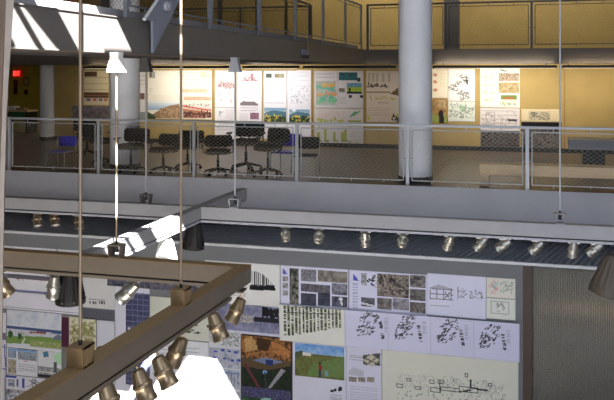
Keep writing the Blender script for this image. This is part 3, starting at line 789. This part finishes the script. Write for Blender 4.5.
c.photo(410,275,426,287,[(50,48,50),(120,114,112),(170,164,160)],3); c.photo(410,288.5,426,300,[(70,66,68),(140,134,130)],3)
c.photo(377,297.5,392,309,[(80,76,76),(150,142,138)],3); c.photo(393,297.5,409,309,[(90,88,96),(176,172,180)],3); c.photo(410,301.5,426,312,[(70,66,66),(150,142,136)],3)
c.build('poster','sheet with a large photo of tangled bare branches and a blue triangle','poster',GL)
c = SL(427.3,273,486,315, bg=(218,218,238))
G1 = (110,112,120)
for x in (430,437,444,451): c.line(x,289,x,299,G1,1)
for y in (288,293,298): c.line(430,y,453,y+2,G1,1)
c.poly([(430,287.5),(438,284.5),(454,289),(446,290)],(140,142,150),.6); c.line(445,292,450,299,G1).line(450,292,444,299,G1)
c.line(458,287,458,299,G1); c.specks(459,289,483,297,(120,122,130),46,1,1.5)
c.text(431,305,450,1)
c.build('poster','pale sheet with a thin line drawing of an open frame pavilion','poster',GL)
c = SL(486.3,277,515.5,297, bg=CREAM); c.specks(490,281,498,292,(226,150,170),26,1,2).specks(491,282,497,290,(110,190,180),10,1,2).specks(500,281,513,292,(160,170,165),40,1,2)
c.build('poster','small cream sheet with pink and green pencil marks at the right end','poster',GL)
c = SL(486.3,297.6,515.5,318, bg=(222,224,216)); c.frame(491,301,509,313,(170,172,168)); c.specks(496,303,504,311,(150,154,150),22,1,2)
c.build('poster','small cream sheet with a faint boxed sketch under the pink marked one','poster',GL)
bul = lambda u, v: .03*np.sin(np.pi*np.clip(v, 0, 1))*(1-v)+.05*np.exp(-v*7)
c = SL(279.6,303.4,345,340.2, bg=(226,226,220))
for x in np.linspace(285,340,16):
    y0 = 305+(x-285)*.03; y1 = 336-(x-285)*.16
    for y in np.arange(y0, y1, 1.0):
        if random.random() < .8: c.line(x,y,x+1.2,y,random.choice([(70,80,62),(104,116,80),(50,56,50),(130,134,116)]),1.5,.85)
    c.line(x+1.8,y0,x+1.8,y1,(196,200,180),1)
for y in (306,312): c.line(285,y,341,y+1.5,(84,88,78),1,.7)
c.build('poster','curling cream sheet with a dense green and black slatted facade','poster',GL,bulge=bul)
c = SL(345,308.5,519.5,345.8, bg=(212,212,236))
def cluster(x, y):
    sl = .09
    for _ in range(80):
        a = random.uniform(-9,9); b = random.uniform(-13,11)
        if (a/10)**2+(b/14)**2 < 1: c.line(x+a-b*.3,y+b,x+a-b*.3+random.uniform(.6,2.6),y+b-random.uniform(.4,2),(60,60,66),1,.75)
    for _ in range(18):
        q = random.uniform(-4,13); c.line(x+13+q*.15,y+q,x+15.5+q*.15,y+q,(84,84,96),1,.9)
    c.text(x+18,y-7,x+21,7,(150,150,170),2)
cluster(367,325); cluster(405,328); cluster(447,332); cluster(489,337)
c.rect(344,308,345.6,340,(200,200,222)); c.line(388.5,312,388.5,350,(196,196,220)).line(431,316,431,354,(196,196,220)).line(474,320,474,358,(196,196,220))
c.build('poster','long curling lilac sheet with four clusters of black ink dashes','poster',GL,bulge=bul,off=.014)
# --- lower row
c = SL(241.3,333.5,292.2,402, bg=(40,42,36))
c.photo(241.3,333.5,290.5,358,[(34,28,20),(84,60,38),(176,120,70),(80,56,34),(50,52,36)],5)
c.poly([(244,338),(252,336),(260,349),(246,352)],(214,180,120),.6).poly([(268,338),(289,350),(290,357),(266,352)],(206,136,80),.55).poly([(256,337),(272,340),(268,351),(258,350)],(60,40,26),.9)
c.poly([(242,357),(291,361),(291,366),(268,370),(242,366)],(92,76,52)).poly([(253,360),(266,357),(284,362),(268,365)],(120,140,190),.8).rect(266,359,273,365,(40,60,110))
c.photo(241.3,368,290.5,386,[(14,20,16),(40,52,36),(28,34,30)],4)
c.poly([(243,363),(246,363),(262,390),(259,390)],(104,52,58)).poly([(281,369),(286,370),(271,388),(268,388)],(150,150,156)).oval(265,372,2.2,2,(120,170,220)).line(265,373,266,390,(60,60,66),2)
c.photo(241.3,386,290.5,396,[(30,34,44),(90,96,150),(60,50,60),(140,150,190)],1.6)
c.photo(241.3,396,290.5,402,[(20,40,26),(90,130,90)],4).poly([(262,398),(270,398),(275,404),(258,404)],(150,200,180))
c.build('poster','dark colourful collage print with a glowing orange upper part','poster',GL)
c = SL(292.8,341.6,346,402, bg=(216,216,232))
c.grad(295,343,344.5,352.5,(84,140,210),(160,190,220)).photo(295,343,344.5,352.5,[(84,140,210),(196,212,230)],5,.6)
c.photo(295,352.5,344.5,375,[(66,78,40),(116,122,70),(90,92,50),(150,140,80)],4).poly([(313,364),(344.5,356),(344.5,378),(318,376),(306,376)],(110,146,86),.6)
c.rect(303,352,311,355,(226,216,206)).poly([(295,352),(303,350),(303,356),(295,357)],(80,90,60))
c.rect(318.5,365,321.5,370,(160,40,50)).rect(318.8,370,321,377,(60,60,90)).oval(320,363.5,1.2,1.4,(60,40,36)).rect(325,370,328,376,(130,150,170))
c.specks(329,387,342,391,(30,30,34),5,3,1.5); c.text(331,395,342,3,(140,140,150))
c.build('poster','white sheet with a landscape photo of a person in red on green grass','poster',GL)
c = SL(346.3,345.5,381.6,402, bg=(212,212,230))
c.poly([(363,355),(380,353),(380,366),(363,364)],(90,90,88)).poly([(363,360),(371,354),(380,360),(372,367)],(190,184,164)); c.line(363,357,380,365,(60,60,60)).line(380,355,366,365,(60,60,60))
c.poly([(349,371),(353,367),(364,371),(364,376),(349,375)],(170,170,182),.6)
for x in (349,358,367): c.photo(x,376.5,x+7.5,381.5,[(110,100,90),(176,168,156)],2)
c.text(350,355,362,3).text(350,386,378,6,(176,176,190),2.6)
c.build('poster','narrow lilac sheet with a small axonometric of a square block','poster',GL)
c = SL(382,349.2,518.4,402, bg=(218,218,204))
c.specks(395,372,505,386,(180,182,172),260,1,2,k=.4).specks(440,376,505,394,(150,152,146),90,1,2,k=.5)
for a in [(397,384,403,387),(415,386,421,389),(407,378,411,381),(430,380,434,383),(438,380,443,383),(431,387,441,391),(441,387,459,390),(459,386,478,391),(465,373,468,377),(488,383,492,386)]: c.frame(*a,(90,92,90))
c.line(440,381,440,392,(60,60,60),1.5).line(471,380,471,388,(50,50,50),2).line(471,388,487,390,(50,50,50),2).line(460,392,470,390,(50,50,50),1.5).specks(395,388,505,400,(120,122,118),60,1,2)
c.build('poster','big cream sheet with a faint pencil town plan, lowest at right','poster',GL)
c = SL(209,329,240.7,402, bg=(206,208,214))
c.photo(209,329,219,341,[(222,222,220),(120,120,124),(200,200,200)],2,.5); c.specks(222,331,239,345,(110,112,110),80,1,2,k=.5)
c.photo(210,347,240,366,[(120,126,150),(170,174,190),(196,198,206)],3)
for x, y in ((214,350),(221,349),(228,350),(234,351),(213,356),(223,357),(231,359),(237,359)): c.rect(x,y,x+3.5,y+2,(60,76,170))
c.photo(214,368,240,386,[(150,158,176),(190,194,206),(120,126,140)],4).rect(214,370,240,371.5,(110,140,190)); c.rect(214,387,240,388.5,(226,226,232)).photo(214,389,240,402,[(130,138,150),(180,184,190)],4)
for x in np.linspace(216,238,8): c.line(x,372,x,384,(110,116,130),1,.6)
c.build('poster','narrow sheet of blue-marked small plans left of the dark collage','poster',GL,off=.012)
c = SL(217,302,280,332.5, bg=(116,118,146))
c.photo(217,302,279,330,[(96,98,124),(128,130,160),(150,150,176)],6)
c.rect(262,304.5,268,316,(26,26,30)).line(263,316,262,321,(26,26,30),2).line(267,316,268,321,(26,26,30),2).specks(268,309,279,317,(30,30,34),40,2,2.5)
c.rect(254,316.5,279,321,(40,40,46)).photo(240,314,254,322,[(90,88,90),(200,196,196),(60,60,64)],1.6).rect(217,299,280,303,(190,190,200)).line(258,306,263,306,(30,30,34),1.5)
c.rect(217,329,280,333,(206,206,222))
c.build('poster','slate-blue print with a black horse-like silhouette and a dark bar','poster',GL)
c = SL(150,296,216.6,336, bg=(206,208,196))
for _ in range(26): c.oval(random.uniform(178,213),random.uniform(314,333),random.uniform(1.5,4),random.uniform(.7,1.6),random.choice([(60,66,60),(90,96,86)]),.85)
c.build('poster','cream sheet with black-green ink blots behind the slanting beam','poster',GL)
c = SL(150,337,208.6,402, bg=(220,222,230)); c.text(160,345,200,8,gap=4).rect(152,372,204,374,(190,192,200))
c.build('poster','pale text sheet bleached by the patch of sun','poster',GL)
# --- lower wall, left half
c = SL(3,245.5,57,273, bg=(222,222,232))
for x in np.arange(14,48,.7): c.line(x,270+1.6*math.sin(x*.7)+.08*(x-14),x+.7,270+1.6*math.sin((x+.7)*.7)+.08*(x-14),(110,110,118),1)
c.line(14,266,14,272,(120,120,128)).line(45,268,45,274,(120,120,128))
c.build('poster','white strip sheet with a thin wavy line at the far left','poster',GL)
c = SL(58,249,107,273, bg=(214,216,226)); c.text(86,262,104,4)
c.build('poster','white sheet hidden behind the black flood lamp at the left','poster',GL)
c = SL(8,273.4,57,290, bg=(224,224,232)); c.rect(8,273.4,57,277.4,(104,100,110)); c.rect(8,288.8,57,290,(120,124,180)).specks(12,277,50,279,(130,120,120),12,1,2)
c.build('poster','pale sheet with a dark grey heading band and thin blue base line','poster',GL)
c = SL(3,290.4,82,308, bg=(220,220,234)); c.line(4,306.5,80,313,(150,150,160))
c.build('poster','plain lilac-white sheet above the landscape painting','poster',GL)
c = SL(7,309,61.5,346.5, bg=(210,214,226))
c.photo(7,309,61.5,325,[(196,202,218),(216,218,228),(176,190,214)],9).poly([(7,325),(25,327),(61.5,331),(61.5,334),(7,328)],(70,90,136)).photo(8,329,61,336,[(176,182,200),(206,208,218),(150,156,170)],4)
c.poly([(30,331),(46,332),(46,334),(30,333)],(150,90,84)).poly([(7,336),(30,336),(61.5,338),(61.5,345),(7,343)],(120,150,84)).photo(30,340,61.5,346,[(190,180,130),(130,150,90),(206,196,150)],3)
c.line(22,344,25,338,(226,226,216),1.5).oval(10.5,334,2.6,3.6,(56,96,60)).oval(20,336,2.2,3.4,(56,96,60)).poly([(52,339),(58,334),(61.5,336),(61.5,340)],(110,116,140)); c.rect(7,346,61.5,346.5,(236,236,240))
c.build('painting','landscape painting with two green trees under a pale sky, lower left','painting',GL)
c = SL(61.7,315.5,69,346.5, bg=(80,40,62)); c.rect(61.7,315.5,69,317,(150,120,130))
c.build('poster','narrow maroon strip beside the landscape painting','poster',GL)
c = SL(69.3,316.5,96,347, bg=(214,212,190))
c.specks(71,321,94,345,(150,146,96),140,2,3,k=.5).specks(71,324,94,345,(110,100,66),40,1,4,ang=1.5,k=.6).rect(71,334,94,336,(196,190,170),.7)
c.build('painting','yellow-green woodland sketch right of the maroon strip','painting',GL)
def mini(c, cells):
    for (a, b, d, e, cols, sc) in cells: c.photo(a,b,d,e,cols,sc)
c = SL(7,347.2,37.6,373.5, bg=(222,224,234))
mini(c, [(8.5,348,16.5,357,[(70,100,160),(170,180,200),(60,70,80)],2),(18,348,37,359,[(60,84,130),(120,130,140),(180,190,206),(70,80,60)],2),(8.5,358.5,16.5,373,[(120,110,96),(190,184,170),(90,84,76)],3)])
c.grad(8.5,348,37,350,(110,150,210),(150,180,220)).rect(24,360.5,28,361.5,(200,60,60)).text(19,364,36,4)
c.build('poster','small sheet with blue harbour photos under the landscape painting','poster',GL)
c = SL(38,350,61.5,376.5, bg=(214,218,222))
c.poly([(43,352),(48,351),(49,357),(44,357)],(80,130,160)).poly([(53,356),(61.5,351),(61.5,366),(56,362)],(166,214,170),.8).photo(38,366,61,374,[(206,206,212),(120,124,128),(170,174,178)],3).rect(38,373.5,61.5,376.5,(46,46,52)).rect(54,362,57,374,(84,88,92)).line(38,371,61,374,(230,230,230))
c.build('poster','small sheet with a green corner and a grey tower rendering','poster',GL)
c = SL(5,374,62,388.5, bg=(224,224,236))
c.rect(5.5,374.5,17,377,(70,90,180)).photo(8,379,15,386,[(70,84,120),(220,220,230)],2).rect(17,379,18.5,386,(80,96,170)).rect(22,378,25,388,(70,90,176)).specks(30,379,38,384,(90,92,104),24,1,2.5).specks(48,382,54,386,(60,130,100),14,1,2).text(26,386,44,1)
c.build('poster','white strip sheet of tiny blue diagrams near the bottom left','poster',GL)
c = SL(5,389,62,402, bg=(200,200,212)); c.photo(5,389,46,402,[(60,62,76),(130,132,150),(210,210,222),(150,90,100)],2.4).specks(10,391,40,400,(230,230,240),20,1,6)
c.build('poster','grey and pink montage sheet cut by the bottom edge at left','poster',GL)
c = SL(-4,312,6.2,402, bg=(216,216,228)); c.rect(0,332,6,339,(120,116,130)).line(5,345,5.5,366,(110,110,180),2).line(0,368,5.5,369,(110,110,180),1.5).line(1,346,5,347,(110,110,180),1.5)
c.build('poster','sheet with a blue outlined shape cut off by the left edge','poster',GL)
c = SL(83,273,115,318.5, bg=(206,206,208))
c.text(89,299,105,1,(70,70,76)); 
for x in (89.5,93,95.5,99,101.5,104): c.rect(x,301,x+1.4,304,(84,84,90))
c.rect(83,307.5,115,318.5,(92,94,104)).rect(83,307,115,307.8,(150,150,156))
c.build('poster','grey title sheet with small lettering and a slate band at its foot','poster',GL)
c = SL(97,319.5,114.6,402, bg=(206,208,222)); c.oval(102,349,6,3,(24,26,30)).oval(103,347,4,1.5,(24,26,30)).line(98,353,110,353,(30,32,36),2).line(97,357,110,356,(60,60,66),1)
for y in (375,392): c.line(98,y,114,y+1,(170,172,186))
c.build('poster','pale sheet with a black brush mark left of the tower drawing','poster',GL)
c = SL(107.6,255,204.8,285.3, bg=(72,72,86))
c.photo(108,268,214,285,[(34,32,40),(70,70,86),(110,108,124),(48,46,56)],5).rect(137,255,137.8,286,(140,140,156)).specks(118,270,134,280,(150,130,120),30,1,3,k=.5).specks(150,272,212,283,(150,150,160),40,1,6,ang=.2,k=.4)
c.rect(180,262,214,266,(190,190,196))
c.build('poster','wide dark photographic strip behind the cross beam','poster',GL,off=.012)
c = SL(115.2,286,149.6,402, bg=(214,214,228))
c.photo(126,292,149.5,384,[(52,56,84),(80,84,116),(60,64,94),(104,108,140)],3)
for y in np.arange(293,383,5.5): c.line(126,y,149,y+1.6,(120,124,156),1,.8)
for x in (133,138,143): c.line(x,292,x,384,(110,114,146),1,.6)
for y in (327,332): c.rect(128,y,130.5,y+2.5,(210,212,226))
c.build('poster','tall dark blue tower facade drawing behind the slanting beam','poster',GL)

# --- gallery wall sheets
c = SU(83.5,70.5,108.5,105, bg=(236,222,186))
for y in (77,83,89): c.rect(84,y,108.5,y+.8,(196,178,130))
c.rect(84.5,71.5,97,76.5,(110,84,62)).rect(84,92.5,108.5,98,(104,76,60)).rect(84,95,108.5,96,(150,110,84)).rect(84,98,108.5,101.5,(216,206,200))
for x, cc in ((87,(130,90,80)),(93,(200,110,60)),(99,(120,110,110)),(104,(206,120,60))): c.rect(x,98.4,x+3.4,101,cc)
c.build('poster','cream sheet with brown bands left of the pale column','poster',GU)
c = SU(72.5,105.6,110.5,119, bg=(120,112,116)); c.photo(72.5,105.6,110.5,119,[(84,78,84),(130,122,128),(160,152,156)],2.5)
c.build('poster','grey speckled drawing strip under the cream sheet by the pale column','poster',GU)
c = SU(138,70.5,145.2,120, bg=(226,224,222)); c.rect(138,93,144.5,99.5,(120,92,90)).text(139,76,145,3,gap=4).rect(138,112,145,120,(140,150,150))
c.build('poster','narrow white sheet showing right of the pale column','poster',GU)
c = SU(147.8,70.5,212,118.6, bg=(242,236,220))
c.grad(148,101,180,110,(236,236,232),(150,180,210)).grad(180,101,211.5,110,(244,236,216),(196,196,200))
c.rect(149,71.5,155,78,(170,166,160)).rect(150,72.5,152,77,(100,100,100)).specks(150,88,152,94,(190,206,180),4)
c.text(178,73,206,6,(226,200,150),3).specks(201,74,209,79,(226,200,130),16,1,3)
c.photo(182,89,207,92.5,[(226,206,176),(206,176,146),(240,224,200)],2).photo(184,96.5,211,100,[(224,190,160),(206,156,130),(240,224,204)],2); c.text(152,96,176,3,(220,216,210))
c.poly([(153,118),(153,114),(163,108),(170,105.5),(179,104),(181,118)],(150,120,96)).photo(160,108,180,118,[(90,66,54),(170,140,110),(206,176,140)],1.6)
c.poly([(183,108),(211.5,112.5),(211.5,118),(183,118)],(170,120,96)).line(183,106,211,110.5,(206,84,56),2).line(183,108.5,205,111,(220,170,140),1.5).specks(184,112,211,117,(90,60,60),60,2,1.4).specks(184,104,210,106,(110,90,80),16,1,1.6)
c.poly([(148,112),(154,115),(156,118.6),(148,118.6)],(60,84,60))
c.build('poster','largest sheet of the gallery wall with two rendered building views along its foot','poster',GU)
def ublank(x0, y0, x1, y1, bg=(232,230,236)): return SU(x0,y0,x1,y1,bg=bg)
c = ublank(215,70.5,236,139)
c.poly([(217,87),(219,82),(221,76),(223,82),(234,84),(235,88)],(200,170,170),.7).specks(217,82,234,88,(150,110,116),60,1,1.6,k=.6)
for x, y in ((220,94),(229,93),(231,101),(221,100)): c.oval(x,y,1.4,2,(216,190,196),.8)
c.line(215,107.5,236,107.7,(180,176,186)).specks(219,111,222,114,(110,100,120),6).text(226,110,234,6,(190,180,190)).text(218,120,234,6,(190,184,196))
c.build('poster','tall white sheet with a reddish tower sketch, left of the middle hanger rod','poster',GU)
c = ublank(236.6,70.5,262,139)
c.rect(251,74,253.5,80,(190,140,150)).line(242,80.5,258,80.5,(190,150,160)).specks(243,78,257,81,(170,120,130),20)
for x, y in ((244,88),(252,88),(245,96)): c.frame(x-2,y-1.5,x+2,y+1.5,(206,196,206))
c.poly([(240,105.5),(240,103),(244,101),(249,102),(254,101.5),(258,104),(258,105.5)],(130,120,130)).text(241,108,258,2,(170,150,170)).rect(250,113,259,119,(110,76,100)).photo(250,113,259,119,[(90,60,90),(190,150,160)],2).rect(250,121,259,131,(96,70,92)).text(240,114,248,8,(190,184,196))
c.build('poster','tall white sheet with a mauve skyline strip, right of the middle hanger rod','poster',GU)
hill = lambda c, x0, y0, x1, y1: (c.grad(x0,y0,x1,y0+4,(120,160,190),(170,190,200)), c.poly([(x0,y0+5),(x0+(x1-x0)*.4,y0+2),(x1,y0+4),(x1,y1),(x0,y1)],(84,120,140)), c.rect(x0,y0+8,x1,y1,(70,92,66)), c.specks(x0+1,y0+6,x1-1,y1-2,(216,196,90),26,2,1.5,ang=1.57), c.specks(x0,y1-5,x1-2,y1-1,(50,66,50),22,2,2))
c = ublank(263.6,70.5,286.8,139); c.rect(266,74,272,77.5,(96,104,90)).rect(275,73.5,284,78,(170,164,130)).photo(275,73.5,284,78,[(120,116,90),(200,194,160)],2)
c.text(266,82,284,6,(200,198,206),3).text(266,103,284,1,(170,168,176)); hill(c,264.5,108,286,122)
c.build('poster','white sheet with two thumbnails on top and a hill view with yellow blocks','poster',GU)
c = ublank(287.4,70.5,311,139); c.text(291,76,308,2,(196,194,204),5).specks(290,88,309,104,(170,170,186),60,1,1.4); hill(c,289,109.5,310,122)
c.line(288,86,310,86,(206,206,214)).oval(294,110.5,2,1,(230,234,240))
c.build('poster','white sheet of rows of small marks above a lake view with yellow towers','poster',GU)
c = ublank(314.5,71,363.2,108, bg=(206,202,204))
c.text(316,74,334,2,(140,140,140),3).photo(316,81,336,105,[(176,190,196),(190,160,150),(150,190,180),(206,200,170)],2.6)
for y, cc in ((84,(220,170,90)),(93,(214,150,96)),(99,(110,190,140))): c.specks(317,y,335,y+3,cc,20,2,3,ang=0)
for y in (87,96): c.specks(317,y,334,y+3,(90,176,160),14,2,3)
c.photo(339,72,357,80.5,[(24,58,66),(60,110,110),(40,70,110)],3).rect(347,83,362,94,(60,110,130)).photo(347,83,362,87,[(70,120,150),(120,160,180)],3).rect(347,87,362,92,(150,170,60)).rect(347,92,362,94,(34,44,50)).rect(349,88,351,93,(40,50,50)).rect(357,78,360.5,82,(70,72,76)).photo(339,88,345,92,[(60,50,44),(170,160,150)],1.6).text(339,97,346,4,(170,166,166)).rect(349,95,352,98,(60,62,64)).rect(360,95,363,98,(60,62,64)).line(337.5,71,337.5,108,(176,172,174))
c.build('poster','dim sheet with pastel stripes and a dark green rendered corner','poster',GU)
c = ublank(314.5,108.4,363.2,147.4, bg=(206,200,196))
c.specks(318,111,345,118,(206,170,160),50,1,2,k=.5).poly([(349,117),(354,112),(361,111),(354,116)],(96,160,110)).specks(318,119,344,122,(170,176,80),18,2,2).rect(348,120,361,122,(150,160,90)).text(348,124,362,2,(160,150,150))
for x in (317,324,333,341,344): c.rect(x,129+((x*7) % 4),x+3,140,(160,166,80)).rect(x,140,x+5,141.5,(120,130,70))
c.text(350,132,362,5,(166,160,156),2.4).specks(318,141,360,143,(150,156,90),24,1,2)
c.build('poster','dim sheet with a row of olive bar-like towers reaching below the handrail','poster',GU)
c = ublank(366.5,71,400,122, bg=(214,200,184))
for x in (368,372,376,382,388): c.rect(x,73,x+2.4,82,(170,160,140),.7)
c.line(367,86.5,388,86.5,(110,100,90),1.5).specks(368,84.5,386,86,(90,84,70),12,2,2).line(367,92,390,92.5,(150,130,90),2).poly([(390,94),(400,86),(400,96)],(110,90,60)).specks(368,97,395,99,(190,180,110),14,2,2).text(378,103,388,1,(110,100,96)).text(368,108,390,4,(196,160,150),2.4).poly([(367,112),(371,120),(367,120)],(190,196,90)).specks(391,116,399,121,(40,40,40),10,2,2).rect(395,113,399,117,(190,190,80),.6)
c.build('poster','warm dim sheet left of the thick column with a brown section drawing','poster',GU)
c = ublank(431.5,69,447.6,98, bg=(244,232,208)); 
for y in (75,82,90): c.poly([(435,y-2),(438,y),(435,y+2),(433,y)],(206,130,90),.8)
c.text(440,74,446,5,(216,200,170),3)
c.build('poster','cream sheet with small orange diamonds right of the thick column','poster',GU)
c = ublank(431.5,98.3,447.6,123, bg=(140,110,70)); c.photo(431.5,98.3,447.6,116,[(110,80,50),(170,134,84),(196,170,120)],3).rect(431.5,115,447,123,(150,160,90)).oval(441,114,2.6,4,(50,44,44)).rect(439,116,444,123,(50,44,46)).rect(438,100,446,108,(206,190,160),.5)
c.build('poster','brown picture of a dark seated shape below the orange diamonds','poster',GU)
c = ublank(448.2,69,475,101, bg=(240,238,236))
for _ in range(90):
    t = random.random(); c.specks(456+7*math.sin(t*9),74+24*t,462+7*math.sin(t*9),76+24*t,(120,122,124),1,1,2.6)
c.specks(466,80,469,84,(70,70,74),6,2,1.6).specks(458,92,472,99,(150,152,154),30,1,2)
c.build('poster','white sheet with a grey winding ink map right of the thick column','poster',GU)
c = ublank(448.2,101.4,475,121.5, bg=(226,230,222)); c.specks(450,104,473,117,(140,180,140),50,1,2.4,k=.5).specks(450,104,473,118,(110,116,116),50,1,2.4,k=.5)
c.build('poster','pale green sketch sheet below the winding ink map','poster',GU)
c = ublank(480,67.5,519.8,107.6, bg=(240,236,226))
for y in (76,84,92,99): c.specks(484,y,488,y+2,(196,190,120),6).specks(490,y,495,y+2,(206,200,150),5)
c.poly([(499,68.5),(504,70),(508,72),(502,71)],(130,130,130)).photo(499,73,519,81,[(150,130,110),(206,190,170),(120,100,80),(226,220,210)],1.6).photo(499,82,519,93,[(190,130,90),(150,140,90),(216,196,160),(110,84,70)],1.6).rect(501,95,517,99,(110,140,70)).rect(504,97,513,98.5,(190,90,70)).rect(501,99.5,517,101.5,(220,214,200)).specks(501,102.5,517,105,(150,170,110),30,1,1.6)
c.build('poster','bright white sheet with stacked brown views and a green plan','poster',GU)
c = ublank(480,108.2,519.8,130.5, bg=(222,216,216)); c.text(482,111,517,4,(170,160,160),4).frame(486,112,495,124,(170,164,164)).specks(482,112,517,128,(160,150,150),40,1,4,k=.5).rect(508,119,517,121,(70,66,70)).poly([(483,126),(487,118),(492,126)],(190,186,186))
c.build('poster','pale drawing sheet crossed by the handrail at right','poster',GU)
c = ublank(480.5,130.8,519.8,146.5, bg=(40,38,40)); c.photo(480.5,130.8,519.8,146,[(22,20,22),(60,56,58),(110,104,104),(34,32,34)],2).frame(480.8,131,519.2,146,(130,126,126))
c.build('poster','black night photograph sheet behind the mesh at right','poster',GU)
c = ublank(521.3,109,561.5,121.8, bg=(222,206,170)); c.rect(529,111.5,550,119.5,(196,186,160)).specks(530,112,549,119,(110,106,96),50,1,2).rect(521.3,120.5,561,121.8,(200,186,150))
c.build('poster','cream sheet with a small pencil skyline above the black one','poster',GU)
c = ublank(521.3,122,561.5,148.5, bg=(30,28,30)); c.photo(521.3,127,561.5,148,[(24,22,24),(70,66,66),(130,124,118),(40,36,38)],2)
c.build('poster','black ink landscape sheet behind the mesh, left of the right hanger rod','poster',GU)
# small things on the olive wall
YO = YE-.3
def SO(x0,y0,x1,y1,bg): return Sheet(x0,y0,x1,y1,YO,bg,.018)
c = SO(13.5,80,17.8,94.5,(84,40,30)); c.rect(14,88,17.5,92,(50,24,20)); c.build('banner','narrow dark red banner below the exit sign','banner',None)
c = SO(23.5,77,29,85.5,(60,56,30)); c.rect(24.2,78,28.3,84.6,(170,160,90)); c.build('picture_frame','small dark picture frame right of the exit sign','picture frame',None)
c = SO(24.2,89.5,28,94.5,(70,30,26)); c.build('wall_plaque','small maroon plaque under the picture frame','plaque',None)

# things blurred behind the reeded glass
a = on_y(534,264,13.35); b = on_y(534,274,13.35)
tag(MB().box((a.x,13.35,b.z), (XR-.2,13.45,-1.04)).build('header_board', mat('olive_board', (92,80,40), .7), None, smooth=False), 'olive brown board across the top behind the reeded glass', 'board')
a = on_y(534,338,13.7); b = on_y(640,345,13.7)
o = MB().box((a.x,13.7,a.z-.24), (XR-.3,14.0,a.z+.1)).build('shelf_board', M['wood'], None, smooth=False); tag(o, 'brown horizontal board blurred behind the reeded glass', 'shelf')
a = on_y(538,368,13.8); b = on_y(586,368,13.8)
o = MB().box((a.x,13.8,a.z-.12), (b.x,14.1,a.z+.04)).build('storage_box', mat('box_slate', (96,110,130), .6), None, bevel=.01); tag(o, 'slate blue box blurred behind the reeded glass', 'box')

# ------------------------------------------------------------------ light
w = bpy.data.worlds.new('world'); scn.world = w; w.use_nodes = True
nt = w.node_tree; bg = nt.nodes['Background']; bg.inputs[1].default_value = 2.5
tc = nt.nodes.new('ShaderNodeTexCoord'); sx = nt.nodes.new('ShaderNodeSeparateXYZ'); rp = nt.nodes.new('ShaderNodeValToRGB')
nt.links.new(tc.outputs['Generated'], sx.inputs[0]); nt.links.new(sx.outputs['X'], rp.inputs[0]); nt.links.new(rp.outputs[0], bg.inputs[0])
rp.color_ramp.elements[0].position = .26; rp.color_ramp.elements[0].color = (.66,.78,1,1)
rp.color_ramp.elements[1].position = .58; rp.color_ramp.elements[1].color = (.86,.72,.56,1)
sl = bpy.data.lights.new('sun', 'SUN'); sl.energy = 85; sl.angle = math.radians(.25); sl.color = (1,.97,.92)
so = bpy.data.objects.new('sun', sl); COL.objects.link(so); so.rotation_euler = Vector((KX,KY,KZ)).to_track_quat('-Z', 'Y').to_euler()
def area(loc, size, sy, e, col, rot):  # added fill lights without any fixture
    l = bpy.data.lights.new('fill_light', 'AREA'); l.shape = 'RECTANGLE'; l.size = size; l.size_y = sy; l.energy = e; l.color = col
    q = bpy.data.objects.new('fill_light', l); COL.objects.link(q); q.location = loc; q.rotation_euler = rot; return q
area((-2,21.6,5.6), 10, .6, 190, (1,.9,.68), (math.radians(25),0,0))
area((-11.5,22.3,2.15), 2, .3, 34, (1,.9,.5), (0,0,0))
area((2,14.6,-1.15), 3, .3, 60, (1,.92,.8), (0,0,0))
area((1.2,5,6.3), 8, 5, 330, (.84,.91,1), (math.radians(12),0,0))  # cool overhead fill standing in for skylight
